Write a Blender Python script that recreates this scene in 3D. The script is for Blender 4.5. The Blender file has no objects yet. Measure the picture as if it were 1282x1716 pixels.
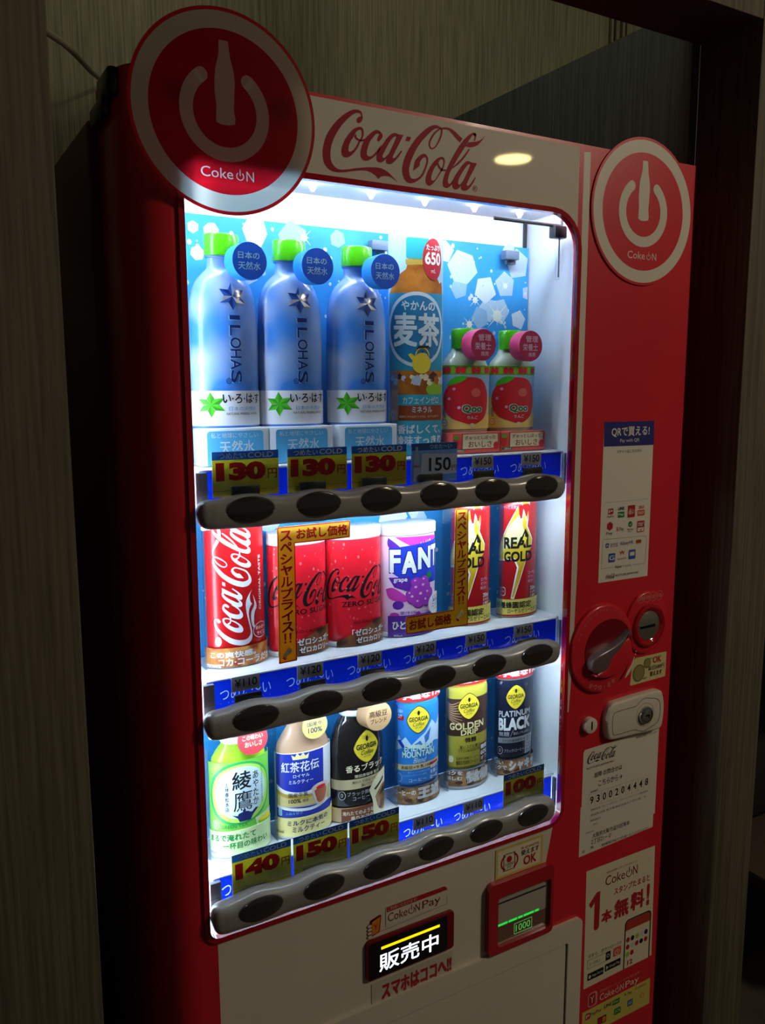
import bpy, bmesh, math, random
from mathutils import Vector, Matrix, noise
random.seed(7)
PI = math.pi
SC = bpy.context.scene
COL = SC.collection

# ------------------------------------------------------------------ camera, world, lights, exposure
def setup_camera():
    cam = bpy.data.cameras.new('camera')
    co = bpy.data.objects.new('camera', cam)
    COL.objects.link(co)
    f, pitch, yaw, roll = 1393.5036, 0.14932605, -0.5277210, 0.0022671970
    cam.sensor_fit = 'HORIZONTAL'
    cam.sensor_width = 36.0
    cam.lens = f / 1282.0 * 36.0
    cam.clip_start = 0.02
    cp, sp, cy, sy, cr, sr = math.cos(pitch), math.sin(pitch), math.cos(yaw), math.sin(yaw), math.cos(roll), math.sin(roll)
    B = Matrix(((1, 0, 0), (0, 0, 1), (0, -1, 0)))
    Rr = Matrix(((cr, -sr, 0), (sr, cr, 0), (0, 0, 1)))
    Rx = Matrix(((1, 0, 0), (0, cp, sp), (0, -sp, cp)))
    Rz = Matrix(((cy, -sy, 0), (sy, cy, 0), (0, 0, 1)))
    M = Rz @ Rx @ B @ Rr @ Matrix(((1, 0, 0), (0, -1, 0), (0, 0, -1)))
    co.matrix_world = Matrix.Translation((0, -0.9, 1.5)) @ M.to_4x4()
    SC.camera = co
setup_camera()

SC.view_settings.view_transform = 'Standard'
SC.view_settings.look = 'None'
SC.view_settings.exposure = 0.0
SC.view_settings.gamma = 1.0
SC.view_settings.use_curve_mapping = False
SC.cycles.max_bounces = 10
SC.cycles.transparent_max_bounces = 16
SC.cycles.caustics_reflective = False
SC.cycles.caustics_refractive = False

world = bpy.data.worlds.new('dim_room')
SC.world = world
world.use_nodes = True
world.node_tree.nodes['Background'].inputs[0].default_value = (0.8, 0.75, 0.6, 1)
world.node_tree.nodes['Background'].inputs[1].default_value = 0.045

def area_light(name, loc, target, sx, sy, power, color):
    d = bpy.data.lights.new(name, 'AREA')
    d.shape = 'RECTANGLE'
    d.size, d.size_y = sx, sy
    d.energy = power
    d.color = color
    o = bpy.data.objects.new(name, d)
    COL.objects.link(o)
    o.location = loc
    o.rotation_euler = (Vector(target) - Vector(loc)).to_track_quat('-Z', 'Y').to_euler()
    return o
# light of the hall's ceiling panels, out of frame to the right and above
area_light('hall_ceiling_light', (2.2, -1.8, 2.72), (0.7, 0, 1.0), 0.4, 0.4, 27, (1.0, 0.88, 0.68))
area_light('niche_light', (0.55, 0.02, 2.72), (0.45, 0.75, 2.0), 0.9, 0.1, 2.2, (1.0, 0.92, 0.70))
LED = 85.0          # brightness of the cabinet's own LED bars

# ------------------------------------------------------------------ materials
def lin(c):
    out = []
    for v in c[:3]:
        v /= 255.0
        out.append(v / 12.92 if v <= 0.04045 else ((v + 0.055) / 1.055) ** 2.4)
    return (out[0], out[1], out[2], 1.0)
MATS = {}
def mat(name, rgb=(128, 128, 128), rough=0.5, metal=0.0, emit=0.0, coat=0.0, spec=0.5, trans=0.0, alpha=1.0, sub=0.0, ior=1.45):
    if name in MATS: return MATS[name]
    m = bpy.data.materials.new(name)
    m.use_nodes = True
    p = m.node_tree.nodes['Principled BSDF']
    p.inputs['Base Color'].default_value = lin(rgb)
    p.inputs['Roughness'].default_value = rough
    p.inputs['Metallic'].default_value = metal
    p.inputs['Coat Weight'].default_value = coat
    p.inputs['Coat Roughness'].default_value = 0.08
    p.inputs['Specular IOR Level'].default_value = spec
    p.inputs['Transmission Weight'].default_value = trans
    p.inputs['IOR'].default_value = ior
    if emit:
        p.inputs['Emission Color'].default_value = lin(rgb)
        p.inputs['Emission Strength'].default_value = emit
    MATS[name] = m
    return m

def noise_mat(name, c1, c2, scale=(1, 1, 1), nscale=8.0, rough=0.6, spec=0.3, bump=0.0, detail=4.0, lo=0.35, hi=0.65, coat=0.0):
    if name in MATS: return MATS[name]
    m = mat(name, c1, rough, spec=spec, coat=coat)
    nt = m.node_tree
    p = nt.nodes['Principled BSDF']
    tc = nt.nodes.new('ShaderNodeTexCoord')
    mp = nt.nodes.new('ShaderNodeMapping')
    mp.inputs['Scale'].default_value = scale
    nz = nt.nodes.new('ShaderNodeTexNoise')
    nz.inputs['Scale'].default_value = nscale
    nz.inputs['Detail'].default_value = detail
    rp = nt.nodes.new('ShaderNodeValToRGB')
    rp.color_ramp.elements[0].position, rp.color_ramp.elements[1].position = lo, hi
    rp.color_ramp.elements[0].color, rp.color_ramp.elements[1].color = lin(c1), lin(c2)
    nt.links.new(tc.outputs['Object'], mp.inputs['Vector'])
    nt.links.new(mp.outputs['Vector'], nz.inputs['Vector'])
    nt.links.new(nz.outputs['Fac'], rp.inputs['Fac'])
    nt.links.new(rp.outputs['Color'], p.inputs['Base Color'])
    if bump:
        b = nt.nodes.new('ShaderNodeBump')
        b.inputs['Strength'].default_value = bump
        b.inputs['Distance'].default_value = 0.002
        nt.links.new(nz.outputs['Fac'], b.inputs['Height'])
        nt.links.new(b.outputs['Normal'], p.inputs['Normal'])
    return m

def clear_mat(name, tint=(255, 255, 255), gloss=0.06, milk=0.0, rough=0.03):
    """clear sheet plastic or glass: see-through with a fresnel reflection, optionally a little milky"""
    if name in MATS: return MATS[name]
    m = bpy.data.materials.new(name)
    m.use_nodes = True
    nt = m.node_tree
    nt.nodes.clear()
    out = nt.nodes.new('ShaderNodeOutputMaterial')
    tr = nt.nodes.new('ShaderNodeBsdfTransparent')
    tr.inputs[0].default_value = lin(tint)
    gl = nt.nodes.new('ShaderNodeBsdfGlossy')
    gl.inputs['Roughness'].default_value = rough
    fr = nt.nodes.new('ShaderNodeFresnel')
    fr.inputs[0].default_value = 1.3
    mul = nt.nodes.new('ShaderNodeMath'); mul.operation = 'MULTIPLY'; mul.inputs[1].default_value = gloss / 0.06
    mx = nt.nodes.new('ShaderNodeMixShader')
    nt.links.new(fr.outputs[0], mul.inputs[0])
    nt.links.new(mul.outputs[0], mx.inputs[0])
    last = tr.outputs[0]
    if milk:
        df = nt.nodes.new('ShaderNodeBsdfTranslucent')
        d2 = nt.nodes.new('ShaderNodeBsdfDiffuse')
        ad = nt.nodes.new('ShaderNodeMixShader'); ad.inputs[0].default_value = 0.5
        nt.links.new(df.outputs[0], ad.inputs[1]); nt.links.new(d2.outputs[0], ad.inputs[2])
        m2 = nt.nodes.new('ShaderNodeMixShader'); m2.inputs[0].default_value = milk
        nt.links.new(tr.outputs[0], m2.inputs[1]); nt.links.new(ad.outputs[0], m2.inputs[2])
        last = m2.outputs[0]
    nt.links.new(last, mx.inputs[1])
    nt.links.new(gl.outputs[0], mx.inputs[2])
    nt.links.new(mx.outputs[0], out.inputs[0])
    MATS[name] = m
    return m

def translucent_mat(name, rgb, amount=0.5, rough=0.25, emit=0):
    """plastic sheet that lets light through from behind"""
    if name in MATS: return MATS[name]
    m = mat(name, rgb, rough)
    nt = m.node_tree
    p = nt.nodes['Principled BSDF']
    out = nt.nodes['Material Output']
    t = nt.nodes.new('ShaderNodeBsdfTranslucent')
    t.inputs[0].default_value = lin(rgb)
    mx = nt.nodes.new('ShaderNodeMixShader')
    mx.inputs[0].default_value = amount
    nt.links.new(p.outputs[0], mx.inputs[1]); nt.links.new(t.outputs[0], mx.inputs[2])
    nt.links.new(mx.outputs[0], out.inputs[0])
    return m

# plain print inks and plastics
def ink(name, rgb): return mat('ink_' + name, rgb, 0.45, spec=0.35)
WHITE = ink('white', (238, 240, 242)); BLACK = ink('black', (22, 22, 26)); RED = ink('red', (205, 22, 34))
CRIM = ink('crimson', (225, 40, 52)); BLUE = ink('blue', (18, 60, 205)); NAVY = ink('navy', (24, 36, 92))
SKY = ink('sky', (62, 165, 228)); LSKY = ink('light_sky', (150, 205, 240)); GREEN = ink('green', (78, 190, 40))
DGREEN = ink('dark_green', (20, 125, 60)); YEL = ink('yellow', (240, 215, 60)); GOLD = ink('gold', (186, 158, 66))
BROWN = ink('brown', (84, 48, 38)); ORANGE = ink('orange', (225, 130, 40)); CREAM = ink('cream', (244, 234, 196))
GREY = ink('grey', (130, 130, 140)); LGREY = ink('light_grey', (198, 202, 208)); PURPLE = ink('purple', (92, 40, 160))
MAGENTA = ink('magenta', (205, 60, 175)); PINK = ink('pink', (240, 196, 232)); VIO = ink('violet', (60, 60, 205))
ROSE = ink('rose', (196, 40, 92)); TEAL = ink('teal', (45, 165, 190)); AMBER = ink('amber', (176, 98, 34))
LIME = ink('lime', (150, 200, 60)); MINT = ink('mint', (205, 232, 205)); TAN = ink('tan', (180, 140, 110)); DBROWN = ink('dark_brown', (48, 26, 22))
SILVER = mat('ink_silver', (190, 194, 202), 0.3, 0.6); PAPER = mat('paper', (226, 216, 196), 0.55); STICK = mat('sticker_white', (228, 220, 204), 0.4)
INKD = ink('dull_black', (40, 36, 36)); CARDY = mat('card_yellow_core', (196, 176, 40), 0.4); CARDR = ink('card_red', (178, 34, 44)); CARDB = ink('card_blue', (28, 78, 150))
DEEPBLUE = ink('deep_blue', (14, 84, 200)); FALL = ink('pale_blue', (196, 220, 244))
RED_BODY = noise_mat('red_enamel', (206, 34, 46), (214, 38, 50), nscale=3, rough=0.32, spec=0.3, coat=0.3)
RED_GLOSS = mat('red_glossy_plastic', (176, 12, 30), 0.12, coat=1.0)
RED_DARK = mat('red_deep', (120, 10, 20), 0.3)
OFFW = noise_mat('offwhite_enamel', (214, 204, 186), (220, 210, 192), nscale=5, rough=0.38, spec=0.3, coat=0.1)
DOOR_RED = RED_BODY
RAILM = mat('rail_grey_plastic', (150, 146, 140), 0.28, coat=0.4)
RAILD = mat('rail_end_cap', (88, 84, 80), 0.3, coat=0.4)
LENS = mat('smoked_button_lens', (52, 46, 46), 0.12, coat=0.8)
LINER = mat('liner_white', (232, 238, 244), 0.32)
SHELFW = mat('shelf_white', (228, 234, 240), 0.4)
BLUESTRIP = mat('strip_blue', (10, 40, 200), 0.35)
DARKP = mat('dark_plastic', (26, 28, 32), 0.35)
BLACKP = mat('black_plastic', (12, 13, 16), 0.3)
METAL = mat('brushed_metal', (196, 190, 178), 0.28, 0.9)
CHROME = mat('chrome', (210, 205, 196), 0.14, 1.0)
GLASS = clear_mat('window_glass', (250, 252, 253), 0.05)
CLEARP = clear_mat('clear_holder_plastic', (250, 253, 255), 0.03)
LEDM = mat('led_white', (216, 240, 255), emit=LED)
LEDTOP = mat('led_white_top', (216, 240, 255), emit=LED * 0.84)
LEDSIDE = mat('led_white_side', (216, 240, 255), emit=LED * 0.22)
DISC_RED = translucent_mat('sign_red', (205, 20, 34), 0.8)
DISC_WHITE = translucent_mat('sign_white', (228, 222, 208), 0.8)
DISC_RIM = translucent_mat('sign_rim_red', (190, 20, 28), 0.55)
DISC_PLATE = clear_mat('sign_plate_acrylic', (250, 250, 250), 0.02)

# ------------------------------------------------------------------ mesh builder
class MB:
    def __init__(self):
        self.v = []; self.f = []; self.mi = []; self.mats = []; self.flat = set()
    def m(self, mt):
        if mt not in self.mats: self.mats.append(mt)
        return self.mats.index(mt)
    def add(self, verts, faces, mt, flat=False):
        o = len(self.v); k = self.m(mt)
        if flat: self.flat.update(range(len(self.f), len(self.f) + len(faces)))
        self.v += [tuple(p) for p in verts]
        for f in faces:
            self.f.append([i + o for i in f]); self.mi.append(k)
    def bm(self, bm, mt):
        bm.verts.index_update()
        self.add([v.co[:] for v in bm.verts], [[v.index for v in f.verts] for f in bm.faces], mt)
        bm.free()
    def box(self, x0, y0, z0, x1, y1, z1, mt, bev=0.0, seg=2):
        bm = bmesh.new()
        bmesh.ops.create_cube(bm, size=1)
        for v in bm.verts:
            v.co = Vector(((x0 + x1) / 2 + v.co.x * (x1 - x0), (y0 + y1) / 2 + v.co.y * (y1 - y0), (z0 + z1) / 2 + v.co.z * (z1 - z0)))
        if bev: bmesh.ops.bevel(bm, geom=bm.edges[:], offset=bev, segments=seg, profile=0.5, affect='EDGES')
        self.bm(bm, mt)
    def lathe(self, prof, cx, cy, mt, seg=40, ky=1.0):
        """prof: (radius, z) bottom to top; ky squashes the depth"""
        vs = []; fs = []
        for r, z in prof:
            for k in range(seg):
                a = 2 * PI * k / seg
                vs.append((cx + r * math.sin(a), cy - ky * r * math.cos(a), z))
        n = len(prof)
        for i in range(n - 1):
            for k in range(seg):
                k2 = (k + 1) % seg
                fs.append([i * seg + k, i * seg + k2, (i + 1) * seg + k2, (i + 1) * seg + k])
        fs.append(list(range(seg))[::-1]); fs.append([(n - 1) * seg + k for k in range(seg)])
        self.add(vs, fs, mt)
    def prism_y(self, pts, y0, y1, mt, bev=0.0, seg=2):
        """polygon in (x, z), given a depth from y0 (front) to y1"""
        bm = bmesh.new()
        fr = [bm.verts.new((x, y0, z)) for x, z in pts]
        bk = [bm.verts.new((x, y1, z)) for x, z in pts]
        n = len(pts)
        ff = bm.faces.new(fr); bm.faces.new(bk[::-1])
        for i in range(n):
            bm.faces.new((fr[i], bk[i], bk[(i + 1) % n], fr[(i + 1) % n]))
        bmesh.ops.recalc_face_normals(bm, faces=bm.faces[:])
        if bev:
            es = [e for e in bm.edges if all(abs(v.co.y - y0) < 1e-6 for v in e.verts)]
            bmesh.ops.bevel(bm, geom=es, offset=bev, segments=seg, profile=0.5, affect='EDGES')
        self.bm(bm, mt)
    def prism_z(self, pts, z0, z1, mt):
        bm = bmesh.new()
        lo = [bm.verts.new((x, y, z0)) for x, y in pts]
        hi = [bm.verts.new((x, y, z1)) for x, y in pts]
        n = len(pts)
        bm.faces.new(lo); bm.faces.new(hi[::-1])
        for i in range(n): bm.faces.new((lo[i], hi[i], hi[(i + 1) % n], lo[(i + 1) % n]))
        bmesh.ops.recalc_face_normals(bm, faces=bm.faces[:])
        self.bm(bm, mt)
    def frame_y(self, outer, inner, y0, y1, mt):
        """ring between two outlines with the same number of points"""
        n = len(outer); vs = []; fs = []
        for pts, y in ((outer, y0), (inner, y0), (outer, y1), (inner, y1)):
            vs += [(x, y, z) for x, z in pts]
        for i in range(n):
            j = (i + 1) % n
            fs += [[i, j, n + j, n + i], [2 * n + i, 3 * n + i, 3 * n + j, 2 * n + j], [i, 2 * n + i, 2 * n + j, j], [n + i, n + j, 3 * n + j, 3 * n + i]]
        self.add(vs, fs, mt)
    def tube(self, pts, r, mt, seg=10, cap=True):
        pts = [Vector(p) for p in pts]; vs = []; fs = []
        rr = r if isinstance(r, (list, tuple)) else [r] * len(pts)
        for i, p in enumerate(pts):
            t = (pts[min(i + 1, len(pts) - 1)] - pts[max(i - 1, 0)]).normalized()
            u = t.cross(Vector((0, 0, 1)))
            if u.length < 1e-4: u = Vector((1, 0, 0))
            u.normalize(); w = t.cross(u)
            for k in range(seg):
                a = 2 * PI * k / seg
                vs.append(p + (u * math.cos(a) + w * math.sin(a)) * rr[i])
        for i in range(len(pts) - 1):
            for k in range(seg):
                k2 = (k + 1) % seg
                fs.append([i * seg + k, i * seg + k2, (i + 1) * seg + k2, (i + 1) * seg + k])
        if cap:
            fs.append(list(range(seg))[::-1]); fs.append([(len(pts) - 1) * seg + k for k in range(seg)])
        self.add(vs, fs, mt)
    def cyl_y(self, cx, cz, r, y0, y1, mt, seg=48, bev=0.0, rz=None):
        rz = rz or r
        self.prism_y([(cx + r * math.cos(2 * PI * k / seg), cz + rz * math.sin(2 * PI * k / seg)) for k in range(seg)], y0, y1, mt, bev)
    def build(self, name, parent=None, flip=False, **props):
        me = bpy.data.meshes.new(name)
        base = ORIGIN.get(parent, Vector((0, 0, 0))) if parent else Vector((0, 0, 0))
        if parent is None:
            xs = [p[0] for p in self.v]; ys = [p[1] for p in self.v]; zs = [p[2] for p in self.v]
            base = Vector(((min(xs) + max(xs)) / 2, (min(ys) + max(ys)) / 2, min(zs)))
        me.from_pydata([(p[0] - base.x, p[1] - base.y, p[2] - base.z) for p in self.v], [], self.f)
        for mt in self.mats: me.materials.append(mt)
        me.polygons.foreach_set('material_index', self.mi)
        me.polygons.foreach_set('use_smooth', [i not in self.flat for i in range(len(self.f))])
        me.update()
        me.set_sharp_from_angle(angle=math.radians(32))
        o = bpy.data.objects.new(name, me)
        COL.objects.link(o)
        if parent:
            o.parent = parent; ORIGIN[o] = base
        else:
            o.location = base; ORIGIN[o] = base
        for k, v in props.items(): o[k] = v
        return o
ORIGIN = {}
def thing(name, label, category, loc, group=None):
    o = bpy.data.objects.new(name, None)
    COL.objects.link(o)
    o.location = loc; o.empty_display_size = 0.05
    o['label'] = label; o['category'] = category
    if group: o['group'] = group
    ORIGIN[o] = Vector(loc)
    return o
def copy_tree(o, dx, label=None, parent=None):
    c = o.copy(); COL.objects.link(c)
    if parent is None: c.location = (o.location.x + dx, o.location.y, o.location.z)
    else: c.parent = parent
    if label: c['label'] = label
    for ch in list(o.children): copy_tree(ch, 0, None, c)
    return c

# ------------------------------------------------------------------ flat art (printing), laid on a surface later
TXT = {}
def text_mesh(body, bold=0.0):
    key = (body, bold)
    if key in TXT: return TXT[key]
    c = bpy.data.curves.new('lettering', 'FONT')
    c.body = body; c.resolution_u = 3; c.offset = bold
    o = bpy.data.objects.new('lettering', c)
    COL.objects.link(o)
    dg = bpy.context.evaluated_depsgraph_get(); dg.update()
    me = bpy.data.meshes.new_from_object(o.evaluated_get(dg))
    vs = [(v.co.x, v.co.y) for v in me.vertices]; fs = [list(p.vertices) for p in me.polygons]
    bpy.data.objects.remove(o); bpy.data.curves.remove(c); bpy.data.meshes.remove(me)
    TXT[key] = (vs, fs)
    return vs, fs

def resample(pts, n, smooth=True):
    P = [Vector(p) for p in pts]
    if smooth and len(P) > 2:
        Q = []
        for i in range(len(P) - 1):
            a, b, c, d = P[max(i - 1, 0)], P[i], P[i + 1], P[min(i + 2, len(P) - 1)]
            for k in range(6):
                t = k / 6
                Q.append(0.5 * ((2 * b) + (c - a) * t + (2 * a - 5 * b + 4 * c - d) * t * t + (3 * b - a - 3 * c + d) * t ** 3))
        Q.append(P[-1]); P = Q
    L = [0.0]
    for i in range(1, len(P)): L.append(L[-1] + (P[i] - P[i - 1]).length)
    out = []; j = 0
    for k in range(n):
        s = L[-1] * k / (n - 1)
        while j < len(L) - 2 and L[j + 1] < s: j += 1
        d = L[j + 1] - L[j]
        out.append(P[j].lerp(P[j + 1], 0 if d < 1e-12 else (s - L[j]) / d))
    return [(p.x, p.y) for p in out]

def ell_pts(cx, cz, rx, rz, n=36, a0=0, a1=2 * PI):
    full = abs(a1 - a0 - 2 * PI) < 1e-6
    return [(cx + rx * math.cos(a0 + (a1 - a0) * k / (n if full else n - 1)), cz + rz * math.sin(a0 + (a1 - a0) * k / (n if full else n - 1))) for k in range(n)]
def rr_pts(x0, z0, x1, z1, r, n=6):
    if not isinstance(r, (tuple, list)): r = (r, r, r, r)      # bl, br, tr, tl
    out = []
    for (cx, cz, a), q in zip(((x0, z0, PI), (x1, z0, 1.5 * PI), (x1, z1, 0), (x0, z1, .5 * PI)), r):
        sx = 1 if cx == x0 else -1; sz = 1 if cz == z0 else -1
        for k in range(n + 1):
            t = a + .5 * PI * k / n
            out.append((cx + sx * q + q * math.cos(t), cz + sz * q + q * math.sin(t)))
    return out

def outlines(vs, fs):
    """boundary loops of a flat filled shape"""
    key = {}; rp = {}
    def rid(i):
        k = (round(vs[i][0], 5), round(vs[i][1], 5))
        return rp.setdefault(k, len(rp))
    pos = {}
    for f in fs:
        ids = [rid(i) for i in f]
        for i, q in zip(f, ids): pos[q] = vs[i]
        for a, b in zip(ids, ids[1:] + ids[:1]):
            if a == b: continue
            if (b, a) in key: del key[(b, a)]
            else: key[(a, b)] = 1
    nxt = {}
    for a, b in key: nxt.setdefault(a, []).append(b)
    loops = []
    while nxt:
        a = next(iter(nxt)); lp = [a]; b = nxt[a].pop()
        if not nxt[a]: del nxt[a]
        while b != lp[0] and b in nxt:
            lp.append(b); c = nxt[b].pop()
            if not nxt[b]: del nxt[b]
            b = c
        if len(lp) > 2: loops.append([pos[q] for q in lp])
    return loops
def punch(outer, shapes):
    """an outline with shapes cut out of it"""
    c = bpy.data.curves.new('cutout', 'CURVE'); c.dimensions = '2D'; c.fill_mode = 'BOTH'
    lps = [outer]
    for vs, fs in shapes: lps += outlines(vs, fs)
    for lp in lps:
        sp = c.splines.new('POLY'); sp.points.add(len(lp) - 1)
        for p, q in zip(sp.points, lp): p.co = (q[0], q[1], 0, 1)
        sp.use_cyclic_u = True
    o = bpy.data.objects.new('cutout', c); COL.objects.link(o)
    dg = bpy.context.evaluated_depsgraph_get(); dg.update()
    me = bpy.data.meshes.new_from_object(o.evaluated_get(dg))
    vs = [(v.co.x, v.co.y) for v in me.vertices]; fs = [list(p.vertices) for p in me.polygons]
    bpy.data.objects.remove(o); bpy.data.curves.remove(c); bpy.data.meshes.remove(me)
    return vs, fs

class Art:
    def __init__(self): self.it = []
    def raw(self, vs, fs, mt, L): self.it.append((vs, fs, mt, L))
    def poly(self, pts, mt, L=1): self.raw(list(pts), [list(range(len(pts)))], mt, L); return self
    def rect(self, x0, z0, x1, z1, mt, L=1): return self.poly([(x0, z0), (x1, z0), (x1, z1), (x0, z1)], mt, L)
    def rrect(self, x0, z0, x1, z1, r, mt, L=1): return self.poly(rr_pts(x0, z0, x1, z1, r), mt, L)
    def ell(self, cx, cz, rx, rz, mt, L=1, n=36): return self.poly(ell_pts(cx, cz, rx, rz, n), mt, L)
    def ribbon(self, A, B, mt, L=1, n=None, smooth=True):
        n = n or max(len(A), len(B)) * 4
        a = resample(A, n, smooth); b = resample(B, n, smooth)
        self.raw(a + b, [[i, i + 1, n + i + 1, n + i] for i in range(n - 1)], mt, L); return self
    def ring(self, cx, cz, r0, r1, mt, L=1, a0=0, a1=2 * PI, kz=1.0, n=48):
        A = [(cx + r0 * math.cos(a0 + (a1 - a0) * k / n), cz + kz * r0 * math.sin(a0 + (a1 - a0) * k / n)) for k in range(n + 1)]
        B = [(cx + r1 * math.cos(a0 + (a1 - a0) * k / n), cz + kz * r1 * math.sin(a0 + (a1 - a0) * k / n)) for k in range(n + 1)]
        self.raw(A + B, [[i, i + 1, n + i + 2, n + i + 1] for i in range(n)], mt, L); return self
    def line(self, pts, w, mt, L=2, closed=False):
        if closed: pts = list(pts) + [pts[0]]
        for (a, b), (c, d) in zip(pts[:-1], pts[1:]):
            dx, dz = c - a, d - b; l = math.hypot(dx, dz) or 1
            nx, nz = -dz / l * w / 2, dx / l * w / 2
            self.poly([(a - nx, b - nz), (c - nx, d - nz), (c + nx, d + nz), (a + nx, b + nz)], mt, L)
        return self
    def text(self, s, x0, z0, x1, z1, mt, L=3, bold=0.0, rot=0, shear=0.0, keep=None):
        """lettering stretched into the box; rot = 0, 90 (reads upward) or -90 (reads downward)"""
        digits = all(ch in '0123456789' for ch in s)
        vs, fs = text_mesh(s, bold if digits else 0.0)
        if not vs: return self
        n = len(vs); b = bold * 0.8
        if bold and not digits:                        # heavier weight: the strokes printed four times, slightly apart
            vs = [(x + dx, y + dy) for dx, dy in ((-b, -b), (b, -b), (-b, b), (b, b)) for x, y in vs]
        if shear: vs = [(x + shear * y, y) for x, y in vs]
        if rot == 90: vs = [(-y, x) for x, y in vs]
        elif rot == -90: vs = [(y, -x) for x, y in vs]
        xa = min(p[0] for p in vs); xb = max(p[0] for p in vs); za = min(p[1] for p in vs); zb = max(p[1] for p in vs)
        sx = (x1 - x0) / max(xb - xa, 1e-6); sz = (z1 - z0) / max(zb - za, 1e-6)
        vs = [(x0 + (x - xa) * sx, z0 + (y - za) * sz) for x, y in vs]
        for i in range(0, len(vs), n): self.raw(vs[i:i + n], fs, mt, L + 0.06 * (i // n))
        return self
    def vtext(self, s, xc, w, ztop, zbot, mt, L=3, bold=0.0):
        h = (ztop - zbot) / len(s)
        for i, ch in enumerate(s):
            if ch == ' ': continue
            if ch == '‼':
                zt = ztop - i * h
                for q in (-.22, .22):
                    self.poly([(xc + (q - .1) * w, zt - h * .05), (xc + (q + .1) * w, zt - h * .05), (xc + (q + .06) * w, zt - h * .66), (xc + (q - .06) * w, zt - h * .66)], mt, L)
                    self.rect(xc + (q - .08) * w, zt - h * .92, xc + (q + .08) * w, zt - h * .76, mt, L)
                continue
            k = 0.9
            zt = ztop - i * h
            if ch == 'ー': self.rect(xc - w * .06, zt - h * .95, xc + w * .06, zt - h * .05, mt, L); continue
            self.text(ch, xc - w / 2, zt - h * k - h * .05, xc + w / 2, zt - h * .05, mt, L, bold)
        return self
    def logo(self, x0, z0, x1, z1, mt, L=3, rot=0, skip=()):
        for i, (a, b) in enumerate(LOGO):
            if i in skip: continue
            def tr(p):
                u, v = p[0] / 1000.0, p[1] / 320.0
                if rot == 90: u, v = 1 - v, u
                return (x0 + u * (x1 - x0), z0 + v * (z1 - z0))
            self.ribbon([tr(p) for p in a], [tr(p) for p in b], mt, L)
        return self
    def lay(self, mb, fn, step=None, k=0.001, clip=None, d=0.00014):
        """fn(u, v, off) -> point; art units are mm when k = 0.001; step cuts for bending; clip = (u0, u1)"""
        for vs, fs, mt, L in self.it:
            if step or clip:
                bm = bmesh.new()
                bv = [bm.verts.new((x * k, z * k, 0)) for x, z in vs]
                for f in fs:
                    try: bm.faces.new([bv[i] for i in f])
                    except ValueError: pass
                big = [f for f in bm.faces if len(f.verts) > 4]
                if big: bmesh.ops.triangulate(bm, faces=big)
                if clip:
                    for c, s in ((clip[0] * k, -1), (clip[1] * k, 1)):
                        bmesh.ops.bisect_plane(bm, geom=bm.verts[:] + bm.edges[:] + bm.faces[:], plane_co=(c, 0, 0), plane_no=(s, 0, 0), clear_outer=True)
                if step and bm.verts:
                    xs = [v.co.x for v in bm.verts]
                    i0 = math.floor(min(xs) / step); i1 = math.ceil(max(xs) / step)
                    for i in range(i0 + 1, i1):
                        bmesh.ops.bisect_plane(bm, geom=bm.verts[:] + bm.edges[:] + bm.faces[:], plane_co=(i * step, 0, 0), plane_no=(1, 0, 0))
                for f in bm.faces:
                    f.normal_update()
                    if f.normal.z < 0: f.normal_flip()
                bm.verts.index_update()
                pv = [v.co for v in bm.verts]; pf = [[v.index for v in f.verts] for f in bm.faces]
                mb.add([fn(p.x, p.y, L * d) for p in pv], pf, mt, not step)
                bm.free()
            else:
                mb.add([fn(x * k, z * k, L * d) for x, z in vs], fs, mt, True)
def flat(y):
    return lambda u, v, off: (u, y - off, v)
CARDY = translucent_mat('card_yellow', (214, 194, 48), 0.72)
CARDR2 = translucent_mat('card_red_print', (196, 30, 44), 0.6)
CARDB2 = translucent_mat('card_blue_print', (34, 90, 170), 0.6)
CARDP = translucent_mat('card_paper', (238, 236, 224), 0.72)
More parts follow.
